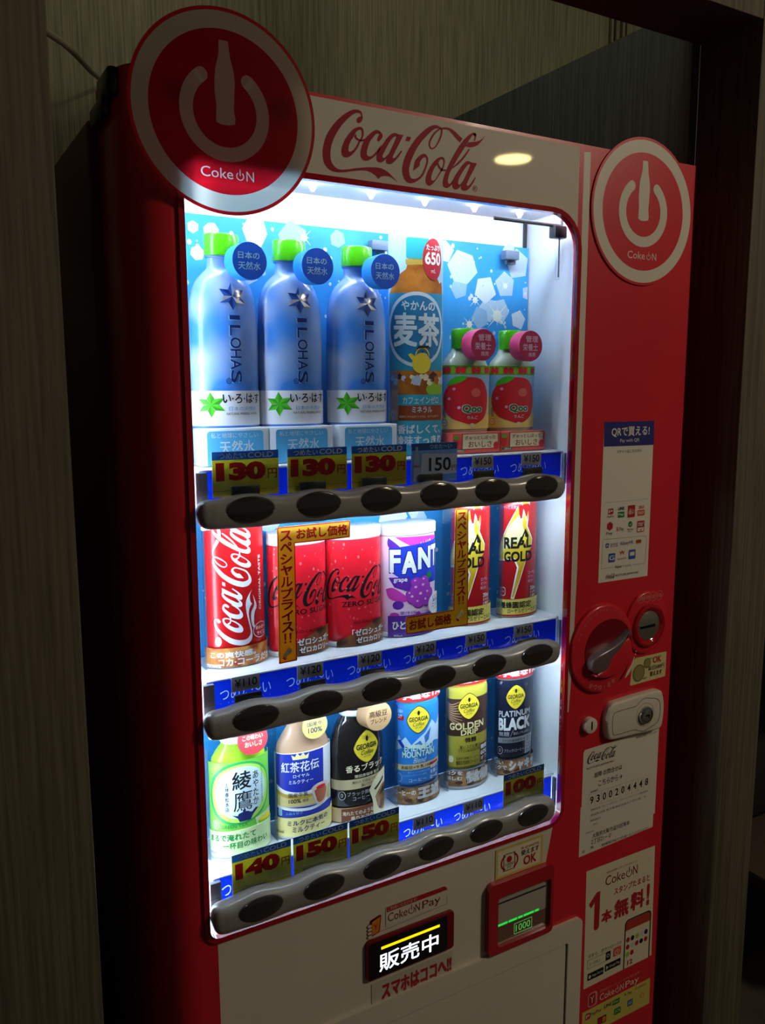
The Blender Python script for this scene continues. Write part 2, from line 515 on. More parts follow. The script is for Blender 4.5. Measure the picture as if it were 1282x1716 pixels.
LOGO = [([(226,289),(221,310),(204,319),(174,316),(140,299),(99,268),(57,224),(23,174),(4,119),(0,77),(7,43),(25,21),(50,8),(83,6),(125,12),(172,23),(215,31),(249,33),(276,28)],[(217,288),(216,300),(206,304),(187,301),(166,289),(132,259),(98,220),(68,174),(49,129),(43,93),(44,62),(54,42),(73,26),(100,21),(138,27),(180,37),(224,46),(258,52),(293,56)]),
([(276,28),(302,15),(317,2),(333,15),(359,21),(391,19),(431,0)],[(293,56),(315,57),(337,55),(359,49),(382,37),(404,21),(431,0)]),
([(226,291),(227,283),(218,265),(205,256)],[(216,289),(204,286),(192,272),(195,258)]),
([(203,239),(174,224),(144,193),(120,158),(106,122),(106,94),(118,83),(132,83),(151,90),(175,111),(199,142),(212,172)],[(210,226),(190,214),(177,192),(160,168),(147,142),(144,120),(147,114),(158,115),(168,121),(179,132),(192,150),(204,172)]),
([(203,239),(223,238),(232,218),(227,192),(215,171)],[(210,226),(218,223),(221,211),(218,191),(207,174)]),
([(177,190),(186,177),(205,171),(220,171),(233,175)],[(187,204),(193,187),(209,180),(224,181),(239,188)]),
([(329,234),(311,239),(289,232),(264,211),(237,183),(222,152),(213,119),(215,98),(228,83),(250,82),(271,92),(298,112),(324,141)],[(318,224),(309,221),(298,214),(283,196),(267,176),(255,146),(249,124),(252,109),(263,105),(278,109),(302,130),(333,171)]),
([(324,236),(340,224),(338,204),(319,183)],[(316,223),(324,219),(316,208),(309,189)]),
([(436,236),(418,240),(395,232),(369,208),(338,168),(311,132),(306,105),(311,88),(328,83),(346,91),(366,110)],[(429,222),(418,223),(404,215),(382,188),(360,152),(343,121),(343,110),(348,109),(355,112),(364,119),(375,131)]),
([(433,236),(409,188),(384,141),(366,110),(362,95),(366,84),(382,82),(400,89),(431,118),(461,157)],[(467,237),(445,197),(424,161),(407,130),(402,118),(404,115),(411,115),(420,122),(431,133),(452,158)]),
([(488,233),(478,210)],[(515,233),(504,210)]),
([(703,307),(672,316),(638,307),(601,283),(555,242),(514,192),(482,140),(463,89),(461,52),(471,23),(492,5),(519,4),(551,18),(584,44),(607,84),(621,124),(619,146),(602,161),(583,158),(560,142),(539,117),(532,90),(528,67)],[(693,301),(672,299),(648,286),(611,253),(574,214),(542,169),(517,121),(504,83),(503,57),(512,32),(531,27),(551,33),(575,50),(593,79),(610,118),(610,137),(604,145),(595,143),(581,132),(570,115),(567,98),(549,83),(528,67)]),
([(700,307),(681,296),(653,272),(630,237),(624,210),(635,191),(651,191),(672,207),(696,242),(710,278),(711,299)],[(698,298),(682,287),(658,263),(638,231),(633,211),(639,199),(651,198),(668,212),(687,245),(700,277),(701,302)]),
([(693,308),(710,309),(734,314),(763,312),(792,301),(816,286),(842,271)],[(698,297),(710,299),(729,302),(751,301),(773,287),(797,268),(825,249)]),
([(881,258),(911,264),(941,271),(966,284),(1000,311)],[(862,235),(892,233),(922,241),(951,258),(1000,311)]),
([(707,161),(678,148),(645,115),(619,74),(607,39),(608,17),(624,3),(646,12),(669,35),(698,73),(713,93)],[(711,149),(697,143),(681,120),(659,95),(645,63),(641,43),(645,33),(655,33),(669,43),(688,71),(704,94)]),
([(704,160),(722,157),(728,139),(722,112),(710,87)],[(709,148),(716,144),(719,132),(713,111),(698,90)]),
([(678,116),(688,102),(707,90),(732,90)],[(688,128),(695,112),(712,99),(736,99)]),
([(933,302),(923,313),(903,308),(876,290),(837,251),(798,199),(760,137),(732,84),(716,33),(720,11),(737,4),(757,11),(781,33)],[(923,293),(915,300),(906,295),(881,262),(847,214),(813,167),(785,125),(760,84),(749,48),(750,33),(759,28),(769,35),(785,56)]),
([(918,312),(932,308),(933,295),(926,271)],[(915,299),(922,297),(921,285),(915,272)]),
([(893,224),(862,181),(824,142),(775,106)],[(884,224),(853,187),(819,152),(782,119)]),
([(903,157),(883,161),(858,150),(824,111),(790,65),(777,28),(784,8),(801,3),(820,12),(838,30)],[(900,143),(888,146),(873,134),(844,98),(822,61),(816,39),(820,33),(828,32),(838,41),(850,58)]),
([(903,157),(879,106),(857,65),(838,30),(835,14),(843,5),(860,3),(885,14),(915,48),(934,81)],[(940,157),(919,119),(901,90),(884,60),(874,40),(875,33),(881,32),(890,36),(907,55),(928,82)])]
# ================================================================== the place
WALLM = noise_mat('streaked_wallpaper', (92, 92, 72), (126, 124, 98), scale=(260, 260, 6), nscale=1.0, rough=0.75, spec=0.2, bump=0.35, detail=5)
PILLM = noise_mat('pillar_laminate', (84, 76, 62), (106, 98, 80), scale=(220, 220, 5), nscale=1.0, rough=0.7, spec=0.2, bump=0.2, detail=4)
SIDEM = noise_mat('niche_dark_laminate', (88, 96, 96), (108, 116, 114), scale=(240, 240, 6), nscale=1.0, rough=0.75, spec=0.15, detail=4)
FLOORM = noise_mat('floor_vinyl', (70, 64, 58), (92, 86, 78), nscale=3, rough=0.5)
CEILM = noise_mat('ceiling_board', (150, 146, 138), (170, 166, 158), nscale=6, rough=0.9)
def struct(name, fn, mt=None):
    mb = MB(); fn(mb)
    o = mb.build(name); o['kind'] = 'structure'
    return o
struct('floor', lambda b: b.box(-3, -4.5, -0.05, 4.5, 0.80, 0, FLOORM))
struct('ceiling', lambda b: b.box(-3, -4.5, 2.75, 4.5, 0.80, 2.80, CEILM))
def back_wall(b):
    b.box(-3, 0.80, 0, 4.5, 0.90, 2.75, WALLM)
struct('wall_back', back_wall)
def grooves(b):
    for x in (1.672, 1.690, 1.712, 1.728):
        b.box(x, 0.791, 2.10, x + 0.009, 0.80, 2.75, WALLM, 0.002)
struct('trim_1', grooves)
struct('wall_left', lambda b: b.box(-1.6, -0.05, 0, 0.1455, 0.05, 2.75, PILLM, 0.002))
def jamb(b):
    b.box(1.1435, -0.05, 0, 1.2455, 0.062, 2.75, PILLM, 0.002)
struct('wall_right', jamb)
struct('trim_2', lambda b: b.box(0.1455, -0.05, 2.031, 1.1435, 0.062, 2.20, PILLM, 0.002))
struct('trim_3', lambda b: b.box(1.1255, 0.062, 0, 1.1435, 0.80, 2.0905, SIDEM))

struct('hall_shade_sheet', lambda b: b.box(1.27, 0.76, 0, 4.4, 0.80, 2.0, mat('hall_shade_black', (22, 22, 24), 0.8, spec=0.1)))  # dark sheet added so the hall past the jamb stays black
# the far hall beyond the right jamb, dark
chair = thing('side_chair', 'dark low chair half hidden past the pillar, its seat edge just showing', 'chair', (2.05, 0.25, 0))
b = MB(); b.box(1.80, 0.06, 0.235, 2.26, 0.50, 0.275, mat('chair_fabric', (90, 78, 64), 0.7), 0.015); b.build('seat', chair)
b = MB(); b.box(1.80, 0.46, 0.30, 2.26, 0.51, 0.52, mat('chair_back_dark', (30, 27, 25), 0.8), 0.015); b.build('backrest', chair)
for lx, ly in ((1.83, 0.09), (2.23, 0.09), (1.83, 0.47), (2.23, 0.47)):
    b = MB(); b.tube([(lx, ly, 0), (lx, ly, 0.24)], 0.014, METAL); b.build('leg', chair)
b = MB(); b.tube([(1.83, 0.09, 0.12), (2.23, 0.09, 0.12)], 0.009, METAL); b.build('stretcher', chair)
for lx in (1.83, 2.23):
    b = MB(); b.tube([(lx, 0.47, 0.235), (lx, 0.485, 0.50)], 0.012, METAL); b.build('back_post', chair)

# ceiling lamp whose oval reflection shows in the header
lamp = thing('ceiling_downlight', 'round recessed downlight in the ceiling in front of the machine', 'ceiling light', (3.02, -2.86, 2.75))
b = MB(); b.lathe([(0.13, 2.728), (0.15, 2.732), (0.15, 2.75)], 3.02, -2.86, mat('lamp_trim', (200, 200, 195), 0.4)); b.build('trim_ring', lamp)
b = MB(); b.lathe([(0.095, 2.722), (0.095, 2.7275)], 3.02, -2.86, mat('lamp_diffuser', (255, 226, 150), emit=40)); b.build('diffuser', lamp)

# cable from the wall down behind the cabinet
b = MB()
pts = [(0.120, 0.075, 1.835), (0.1642, 0.08, 1.868), (0.205, 0.20, 1.903), (0.248, 0.35, 1.9467), (0.31, 0.54, 1.992), (0.365, 0.70, 2.033), (0.392, 0.78, 2.060), (0.40, 0.80, 2.066)]
sp = [pts[0]]
for i in range(len(pts) - 1):
    for k in range(1, 5): sp.append(tuple(Vector(pts[i]).lerp(Vector(pts[i + 1]), k / 4)))
b.tube(sp, 0.0038, mat('cable_sheath', (120, 116, 100), 0.35), 10)
o = b.build('power_cable'); o['label'] = 'thin power cable running from the pillar up to the back wall above the cabinet'; o['category'] = 'cable'

# ================================================================== the machine
VM = thing('vending_machine', 'red and white drinks vending machine with a lit display window of three rows', 'vending machine', (0.645, 0.35, 0))
def part(name, mb, parent=VM, label=None):
    o = mb.build(name, parent)
    if label: o['label'] = label
    return o
WX0, WX1, WZ0, WZ1 = 0.2815, 0.8385, 0.838, 1.7335
WR = (0.012, 0.020, 0.046, 0.012)
BZ = 0.0068
# cabinet behind the door
b = MB(); b.box(0.212, 0.122, 0.06, 1.068, 0.76, 1.800, mat('cabinet_shaded_red', (96, 22, 30), 0.35), 0.006)  # door red darkened in the colour for the unlit side
part('cabinet', b, label='red cabinet body behind the door, shade put into its colour')
b = MB()
for x in (0.27, 0.99):
    for y in (0.16, 0.70):
        b = MB(); b.lathe([(0.025, 0), (0.025, 0.012), (0.012, 0.014), (0.012, 0.06)], x, y, METAL, 20)
        part('adjuster_foot', b)
# door
b = MB()
outl = rr_pts(0.268, 0.075, 1.0715, 1.8285, 0.0004)
inl = rr_pts(WX0 - BZ, WZ0 - BZ, WX1 + BZ, WZ1 + BZ, tuple(r + BZ for r in WR))
b.frame_y(outl, inl, 0.0, 0.0065, DOOR_RED)
b.box(0.8505, 0.005, 0.075, 1.0715, 0.12, 1.8285, DOOR_RED); b.box(0.268, 0.005, 1.7510, 0.8505, 0.12, 1.8285, DOOR_RED); b.box(0.268, 0.005, 0.075, 0.8505, 0.12, 0.8215, DOOR_RED)
cur = [(0.268, 0.0)] + [(0.268 - 0.0455 * math.sin(a), 0.055 - 0.055 * math.cos(a)) for a in [PI / 2 * k / 12 for k in range(1, 13)]] + [(0.2225, 0.12), (0.266, 0.12), (0.266, 0.0065), (0.268, 0.0065)]
b.prism_z(cur, 0.075, 1.8285, DOOR_RED)
cr = [(1.0715, 0.12), (1.0768, 0.12), (1.0768, 0.006)] + [(1.0708 + 0.006 * math.cos(a), 0.006 - 0.006 * math.sin(a)) for a in [PI / 2 * k / 6 for k in range(1, 7)]] + [(1.0708, 0.0), (1.0715, 0.0)]
cr = [(1.0715, 0.12), (1.0768, 0.12), (1.0768, 0.006), (1.0760, 0.003), (1.0742, 0.0008), (1.0715, 0.0)]
b.prism_z(cr, 0.075, 1.8285, DOOR_RED)
part('door', b)
b = MB(); b.box(0.216, 0.03, 1.80, 0.2285, 0.085, 1.829, BLACKP, 0.004); b.box(0.2135, 0.05, 1.785, 0.222, 0.115, 1.806, BLACKP, 0.003)
part('hinge', b, label='black door hinge at the top corner')
# bezel
b = MB()
b.frame_y(rr_pts(WX0 - BZ, WZ0 - BZ, WX1 + BZ, WZ1 + BZ, tuple(r + BZ for r in WR)), rr_pts(WX0, WZ0, WX1, WZ1, WR), -0.0035, 0.006, RED_GLOSS)
part('window_bezel', b, label='glossy dark red window bezel')
# header printing
b = MB(); a = Art()
hp = [(402, 1824.5), (402, 1741.2)] + [(791.5 + 53 * math.cos(t), 1688.2 + 53 * math.sin(t)) for t in [math.radians(90 - 4 * k) for k in range(0, 16)]] + [(838.8, 1690), (838.8, 1824.5)]
HEADW = noise_mat('header_white', (216, 206, 190), (220, 210, 194), nscale=500, rough=0.5, spec=0.12, coat=0.9, bump=0.012)
HEADW.node_tree.nodes['Principled BSDF'].inputs['Coat Roughness'].default_value = 0.03
a.poly(hp, HEADW, 1)
HLOGO = mat('header_script_crimson', (164, 12, 40), 0.5, spec=0.15)
a.logo(446.3, 1744.7, 678.4, 1818.8, HLOGO, 3)
a.ring(662, 1750, 3.2, 3.7, HLOGO, 3); a.text('R', 660.2, 1748, 663.8, 1752.2, HLOGO, 3)
a.lay(b, flat(0.0)); part('header_panel', b, label='off-white header panel with red script lettering')
b = MB(); a = Art()
a.poly([(846.8, 1818.5), (859.3, 1820), (859.3, 1230), (856.3, 1090), (851.5, 1010), (849.2, 1010), (847.8, 1120), (846.8, 1230)], OFFW, 1)
a.lay(b, flat(0.0)); part('side_stripe', b, label='off-white stripe along the window')

# sign discs ------------------------------------------------------
BOT = [(-0.063, 0.715), (0.04, 0.715), (0.042, 0.673), (0.057, 0.555), (0.091, 0.425), (0.103, 0.32), (0.093, 0.165), (0.083, 0.04), (0.100, -0.049), (0.092, -0.105), (0.019, -0.123), (-0.060, -0.122), (-0.116, -0.100), (-0.113, -0.02), (-0.108, 0.072), (-0.123, 0.191), (-0.120, 0.328), (-0.107, 0.436), (-0.068, 0.577), (-0.065, 0.667)]
def coke_on(a, x0, z0, x1, z1, mt, L=3, pay=False):
    w = x1 - x0; h = z1 - z0
    e = x0 + w * (0.60 if pay else 1.0); w = e - x0
    a.text('Coke', x0, z0, x0 + w * 0.60, z1, mt, L)
    cx = x0 + w * 0.735; r = h * 0.40
    a.ring(cx, z0 + r, r * 0.82, r * 1.04, mt, L, a0=math.radians(128), a1=math.radians(412))
    a.poly([(cx - h * .05, z0 + h * .45), (cx + h * .05, z0 + h * .45), (cx + h * .05, z0 + h * .8), (cx + h * .03, z1 + h * .1), (cx - h * .03, z1 + h * .1), (cx - h * .05, z0 + h * .8)], mt, L)
    a.text('N', x0 + w * 0.855, z0, x0 + w, z0 + h * .96, mt, L)
    if pay: a.text('Pay', e + (x1 - e) * .12, z0 - h * .25, x1, z1, mt, L)
def power_sign(name, cx, cz, R, y0, th, mred, mwhite, mrim, letter, plate=None):
    s = MB()
    s.cyl_y(cx, cz, R * 1.04, y0, y0 + th, plate or mrim, 96, 0.0006)
    a = Art()
    k = 1000
    a.ring(cx * k, cz * k, R * k, R * 1.038 * k, mrim, 1, n=96)
    a.ring(cx * k, cz * k, R * 0.827 * k, R * k, mwhite, 1, n=96)
    t = Art()
    coke_on(t, (cx - 0.30 * R) * k, (cz - 0.665 * R) * k, (cx + 0.295 * R) * k, (cz - 0.56 * R) * k, letter, 1)
    if plate:
        vs, fs = punch(ell_pts(cx * k, cz * k, R * 0.827 * k, R * 0.827 * k, 96), [(q[0], q[1]) for q in t.it])
        a.raw(vs, fs, mred, 1); a.it += t.it
    else:
        a.ell(cx * k, cz * k, R * 0.827 * k, R * 0.827 * k, mred, 1, 96); a.it += [(q[0], q[1], q[2], 2) for q in t.it]
    a.ring((cx - 0.012 * R) * k, (cz + 0.005 * R) * k, 0.352 * R * k, 0.497 * R * k, mwhite, 3, a0=math.radians(127), a1=math.radians(413), n=72)
    for ang in (127, 413):
        a.ell((cx - 0.012 * R + 0.4245 * R * math.cos(math.radians(ang))) * k, (cz + 0.005 * R + 0.4245 * R * math.sin(math.radians(ang))) * k, 0.0725 * R * k, 0.0725 * R * k, mwhite, 3.6, 24)
    a.poly([((cx + x * R) * k, (cz + z * R) * k) for x, z in resample(BOT + BOT[:1], 90, False)[:-1]], mwhite, 3)
    a.lay(s, flat(y0))
    return s
s = power_sign('sign', 0.3275, 1.7865, 0.0997, -0.012, 0.003, DISC_RED, DISC_WHITE, DISC_RIM, DISC_WHITE, DISC_PLATE)
part('round_sign', s, label='large round red sign with white ring and bottle symbol, overlapping the window corner')
for x in (0.275, 0.39):
    b = MB(); b.cyl_y(x, 1.80, 0.012, -0.0088, 0.0, BLACKP, 24); part('sign_spacer', b)
s = power_sign('sign', 0.9647, 1.7503, 0.0994, -0.0022, 0.0021, RED_BODY, OFFW, RED_BODY, OFFW)
part('round_sign', s, label='second round red sign above the coin side of the door')

# interior --------------------------------------------------------
b = MB()
b.box(0.2715, 0.116, 0.826, 0.847, 0.120, 1.750, LINER)
b.box(0.2665, 0.007, 0.826, 0.2715, 0.119, 1.750, LINER)
b.box(0.8455, 0.007, 0.826, 0.850, 0.119, 1.750, LINER)
b.box(0.2665, 0.007, 1.7455, 0.850, 0.119, 1.750, LINER)
b.box(0.2665, 0.007, 0.822, 0.850, 0.119, 0.830, LINER)
part('interior_liner', b, label='white lit interior of the display')
b = MB(); b.box(0.8375, 0.112, 1.705, 0.8425, 0.1155, 1.7445, DARKP); part('corner_strip', b, label='dark strip in the interior corner')
SH = (1.4085, 1.158, 0.9065)                # shelf levels
RZ = (1.3594, 1.1108, 0.8662)               # button rail centres
BX = [0.3408 + 0.0859 * i for i in range(6)]
PITCH = 0.0859
# LED bars
b = MB(); b.box(0.285, 0.0075, 1.7385, 0.838, 0.0125, 1.7445, LEDTOP); part('led_bar', b)
for z, ti in zip(RZ[:2], (0.0, 0.011)):
    b = MB(); b.box(0.290, 0.0000, z - 0.0190, 0.812, 0.0055, z - 0.0160, LEDM)
    b.v = [(x, y, q + ti * (x - 0.282)) for x, y, q in b.v]; part('led_bar', b)
b = MB(); b.box(0.286, 0.040, 0.8475, 0.832, 0.046, 0.8505, LEDSIDE); part('led_bar', b)
b = MB(); b.box(0.2722, 0.010, 0.86, 0.2745, 0.030, 1.735, LEDSIDE); part('led_bar', b)
for x in (0.462, 0.5439, 0.6253, 0.706, 0.785):
    b = MB(); b.lathe([(0.0012, 1.7362), (0.0024, 1.7372), (0.0029, 1.739), (0.0045, 1.741), (0.0045, 1.7453)], x, 0.06, mat('led_dot', (255, 255, 255), emit=18), 16)
    part('led_lamp', b)
# panes between the rails
for z0, z1 in ((RZ[0] + 0.0205, 1.7330), (RZ[1] + 0.021, RZ[0] - 0.0225), (RZ[2] + 0.021, RZ[1] - 0.0225)):
    b = MB(); b.box(0.2825, 0.0015, z0, 0.8375, 0.0030, z1, GLASS)
    part('window_pane', b, label='clear window pane')
# shelves
STRIPT = translucent_mat('strip_blue_backlit', (20, 62, 232), 0.8, 0.35)
STRIPW = translucent_mat('strip_white_backlit', (240, 244, 248), 0.7, 0.35)
TAGG = mat('tag_grey', (150, 150, 160), 0.45)
PLAIN = ((4, 5), (0, 1, 2, 3, 4, 5), (3, 4))
PRICES = ({4: '¥150', 5: '¥150'}, {0: '¥110', 1: '¥120', 2: '¥120', 3: '¥120', 4: '¥150', 5: '¥150'}, {3: '¥110', 4: '¥110'})
for row in range(3):
    z = SH[row]
    s = MB(); s.box(0.2725, 0.0205, z - 0.006, 0.8445, 0.1075, z - 0.0010, SHELFW, 0.001)
    s.box(0.2925, 0.0155, z - 0.0035, 0.8380, 0.0205, z - 0.0012, SHELFW, 0.001)
    sh = part('display_shelf', s)
    s = MB(); s.box(0.2935, 0.0174, z - 0.050, 0.8365, 0.0182, z - 0.0032, STRIPW)
    a = Art(); t = Art()
    for i in PLAIN[row]:
        x = BX[i] * 1000 + (4 if row == 0 else 0)
        t.text('つめた〜い', x - 31, z * 1000 - 29, x + 34, z * 1000 - 14, STRIPW, 1)
    if row == 2: t.text('つ', 304, z * 1000 - 30, 316, z * 1000 - 16, STRIPW, 1)
    vs, fs = punch([(293.5, z * 1000 - 50), (836.5, z * 1000 - 50), (836.5, z * 1000 - 3.2), (293.5, z * 1000 - 3.2)], [(q[0], q[1]) for q in t.it]); a.raw(vs, fs, STRIPT, 1)
    a.lay(s, flat(0.0174))
    part('price_strip', s, sh, label='bright blue price strip')
    for x0, x1 in ((0.2870, 0.2932), (0.8370, 0.8410)):
        s = MB(); s.box(x0, 0.010, z - 0.050, x1 + (0.008 if x0 < .5 else 0), 0.0165, z - 0.004, mat('bracket_grey', (110, 116, 128), 0.35), 0.001); part('end_bracket', s, sh)
    for i in PLAIN[row]:
        x = BX[i] + (0.007 if row == 0 else 0.0)
        s = MB(); s.box(x - 0.018, 0.0128, z - 0.0195, x + 0.018, 0.0138, z - 0.001, TAGG, 0.0003)
        a = Art(); a.text(PRICES[row][i], x * 1000 - 14, z * 1000 - 14.5, x * 1000 + 14.5, z * 1000 - 4, BLACK, 2, bold=0.012)
        a.lay(s, flat(0.0128)); part('price_tag', s, sh, label='grey price tag reading %s' % PRICES[row][i].replace('¥', '') + ' yen')
    for i in range(6):
        x = BX[i] + (0.004 if row == 0 else 0.0)
        s = MB(); s.box(x - 0.0172, 0.0045, z - 0.040, x + 0.0172, 0.0085, z - 0.0212, DARKP, 0.0008); part('sold_out_indicator', s, sh, label='small black indicator')
# button rails
def rail(zc, kh=1.0, tilt=0.0):
    s = MB()
    nx = 220; prof = []
    for k in range(20):
        t = 2 * PI * k / 20
        c, sn = math.cos(t), math.sin(t)
        prof.append((math.copysign(abs(c) ** 0.75, c), math.copysign(abs(sn) ** 0.75, sn)))
    vs = []; fs = []
    x0, x1 = 0.2820, 0.8190
    for i in range(nx + 1):
        x = x0 + (x1 - x0) * i / nx
        e = min(x - x0, x1 - x)
        en = math.sqrt(max(0, 1 - (1 - min(e / 0.014, 1)) ** 2)) * 0.94 + 0.06
        w = 0.5 + 0.5 * math.cos(2 * PI * (x - BX[0]) / PITCH)
        ht = (0.0158 + 0.0042 * w) * en * kh; hb = (0.0182 + 0.0012 * w) * en * kh
        d = 0.0145 * (0.35 + 0.65 * en)
        if abs(x - 0.2945) < 0.004: ht *= 0.985; hb *= 0.985; d *= 0.96
        for c, sn in prof:
            vs.append((x, -0.0045 - d * c, zc + tilt * (x - x0) + (ht if sn > 0 else hb) * sn))
    n = len(prof)
    for i in range(nx):
        for k in range(n):
            fs.append([i * n + k, (i + 1) * n + k, (i + 1) * n + (k + 1) % n, i * n + (k + 1) % n])
    fs.append(list(range(n))); fs.append([nx * n + k for k in range(n)][::-1])
    s.add(vs, fs, RAILM)
    r = part('button_rail', s, label='grey wavy rail of selection buttons')
    zr = zc
    for x in BX:
        zc = zr + tilt * (x - x0)
        s = MB(); pr = []
        vs = []; fs = []; m = 36; rings = ((1.0, 0.0), (0.98, -0.0012), (0.8, -0.0022), (0.5, -0.0029), (0.2, -0.0032))
        for q, dy in rings:
            for k in range(m):
                t = 2 * PI * k / m; vs.append((x + 0.0284 * q * math.cos(t), -0.0186 + dy, zc + 0.0035 + 0.0146 * q * math.sin(t)))
        for i in range(len(rings) - 1):
            for k in range(m): fs.append([i * m + k, (i + 1) * m + k, (i + 1) * m + (k + 1) % m, i * m + (k + 1) % m])
        fs.append([(len(rings) - 1) * m + k for k in range(m)])
        s.add(vs, fs, LENS)
        a = Art(); a.ring(x * 1000, zc * 1000 + 3.5, 28.2, 29.6, RAILD, 1, kz=0.52, n=40); a.lay(s, flat(-0.0188))
        part('selection_button', s, r, label='dark oval push button')
for z, kh, ti in zip(RZ, (1.0, 1.02, 1.14), (0.0, 0.011, 0.008)): rail(z, kh, ti)
# latch bar and clips
b = MB(); b.box(0.709, 0.018, 1.7195, 0.8265, 0.022, 1.7245, DARKP, 0.001); b.tube([(0.828, 0.02, 1.715), (0.829, 0.02, 1.738)], 0.0018, DARKP)
lb = part('latch_bar', b, label='dark latch bar in the upper window corner')
b = MB(); b.box(0.8095, 0.012, 1.7045, 0.8315, 0.026, 1.7215, DARKP, 0.002); part('latch_block', b, lb)
b = MB(); b.box(0.8180, 0.016, 1.648, 0.8245, 0.0215, 1.7045, CLEARP, 0.0025); b.box(0.8205, 0.0162, 1.652, 0.8220, 0.0175, 1.7045, GREY); part('latch_rod', b, lb, label='clear plastic rod')
for x, z in ((0.575, 1.6864), (0.7985, 1.6905)):
    b = MB(); b.box(x - 0.0125, 0.090, z - 0.0065, x + 0.0125, 0.103, z + 0.006, mat('clip_grey', (96, 108, 128), 0.4), 0.001)
    b.box(x + 0.001, 0.096, z - 0.0125, x + 0.011, 0.105, z - 0.0065, mat('clip_grey'), 0.001)
    part('poster_clip', b, label='slate grey clip')

# lower door panel ----------------------------------------------
b = MB(); a = Art()
a.poly([(291, 828), (826.5, 830.0), (813.7, 770), (813.7, 700), (700, 658), (400, 658), (400, 100), (293, 100)], OFFW, 1)
a.lay(b, flat(0.0)); part('front_panel', b, label='off-white lower front panel')
b = MB()
b.frame_y(rr_pts(0.400, 0.10, 0.891, 0.6595, 0.011), rr_pts(0.430, 0.14, 0.8615, 0.6245, 0.004), -0.006, 0.0, OFFW)
cov = part('delivery_cover', b, label='raised off-white cover frame at the bottom')
b = MB(); b.box(0.430, -0.003, 0.14, 0.8590, -0.0005, 0.6245, OFFW); part('cover_sheet', b, cov)
b = MB(); b.box(0.8592, -0.002, 0.14, 0.8614, -0.0003, 0.6240, BLACKP); part('cover_gap', b, cov, label='black gap beside the cover sheet')
# status display
b = MB(); b.prism_y(rr_pts(0.4955, 0.6985, 0.6395, 0.7575, 0.006), -0.006, 0.0, RED_DARK, 0.002)
b.prism_y(rr_pts(0.4985, 0.7015, 0.6265, 0.7545, 0.004), -0.0068, -0.0055, mat('display_face', (10, 12, 14), 0.12, coat=0.5))
a = Art(); EMW = mat('display_white_light', (232, 240, 255), emit=2.2); EMY = mat('display_yellow_light', (255, 214, 0), emit=1.3)
a.text('販売中', 514, 708, 611, 735, EMW, 2, bold=0.01); a.rect(517, 741.5, 613, 745.5, EMY, 2)
a.lay(b, flat(-0.0068)); part('status_display', b, label='black display with lit white characters and a yellow line')
# pay sticker above, and lettering below
b = MB(); a = Art()
a.poly(rr_pts(528, 768, 629.5, 797, (0, 0, 7, 0)), OFFW, 1); a.poly([(529, 789), (629.5, 790), (629.5, 792)] + [(622.5 + 7 * math.cos(t), 790 + 7 * math.sin(t)) for t in (.3, .7, 1.1, 1.5)] + [(529, 797)], CARDR, 2)
a.text('ご利用いただけます!', 531, 790.5, 578, 796, OFFW, 3)
coke_on(a, 531, 774, 618, 786.5, mat('ink_brown_red', (120, 40, 34), 0.5), 3, pay=True)
a.line([(513, 764), (629, 768.5), (629, 780)], 0.4, BROWN, 2)
a.poly([(502, 778), (519, 785), (519, 790), (504, 786)], CARDR, 2)
a.poly([(504, 763), (516, 765), (519, 787), (506, 783)], ORANGE, 3); a.poly([(502, 760), (518, 764), (521, 789), (504, 785)], CARDR, 2)
for k in range(4): a.ell(502.5, 778 - k * 5.2, 4.2, 2.6, BROWN, 4); a.ell(502.5, 778 - k * 5.2, 3.4, 2.0, OFFW, 5)
a.text('Y', 509, 770, 515, 778, CARDR, 5)
a.lay(b, flat(-0.0008)); part('pay_sticker', b, label='payment app sticker with a hand and phone drawing')
b = MB(); a = Art()
a.text('スマホはココへ!!', 521, 659.5, 638, 684, CARDR, 4, bold=0.05); a.poly([(505, 690), (640, 691), (640, 650), (520, 627), (505, 640)], mat('sticker_clear_grey', (196, 188, 170), 0.4), 1)
a.poly([(553, 657), (625, 657), (628, 640), (622, 640), (619, 652), (557, 652), (554, 626), (549, 626)], mat('ink_faded', (170, 160, 146), .5), 2)
coke_on(a, 567, 641, 611, 650, mat('ink_brown_red', (120, 40, 34), 0.5), 4)
a.lay(b, flat(-0.0008)); part('phone_sticker', b, label='sticker with red characters on a pale ground')
# bill acceptor
b = MB()
b.frame_y(rr_pts(0.699, 0.6615, 0.8235, 0.7755, 0.008), rr_pts(0.716, 0.671, 0.8185, 0.752, 0.005), -0.010, 0.0, RED_GLOSS)
bl = part('bill_acceptor', b, label='red bill acceptor housing')
b = MB(); b.box(0.7165, -0.0035, 0.6715, 0.8180, -0.0005, 0.7515, mat('acceptor_grey', (176, 168, 152), 0.3)); b.box(0.7175, -0.005, 0.738, 0.8120, -0.0035, 0.7395, DARKP)
a = Art(); EMG = mat('slot_green_light', (20, 235, 70), emit=0.8); EMG2 = mat('number_green_light', (110, 230, 110), emit=0.35)
for x0, x1 in ((718, 739), (741, 757), (759, 768), (770, 790), (792, 800)): a.poly([(x0, 701), (x1, 701), (x1, 704.2), (x0, 704.2)], EMG, 2)
a.rect(719, 674, 816, 700, mat('acceptor_smoke', (120, 88, 70), 0.2), 1)
a.line([(752, 678), (786, 678), (786, 695), (752, 695)], 0.8, EMG2, 3, True); a.text('1000', 755, 681, 783, 692, EMG2, 3)
a.lay(b, flat(-0.0035)); part('bill_slot', b, bl, label='grey bill slot with a green lit line')
b = MB(); a = Art()
a.rect(716, 776, 806.5, 824, mat('sticker_gold_edge', (214, 188, 106), .4), 2); a.rect(720, 780, 802, 820, mat('sticker_pale', (232, 222, 190), .4), 3)
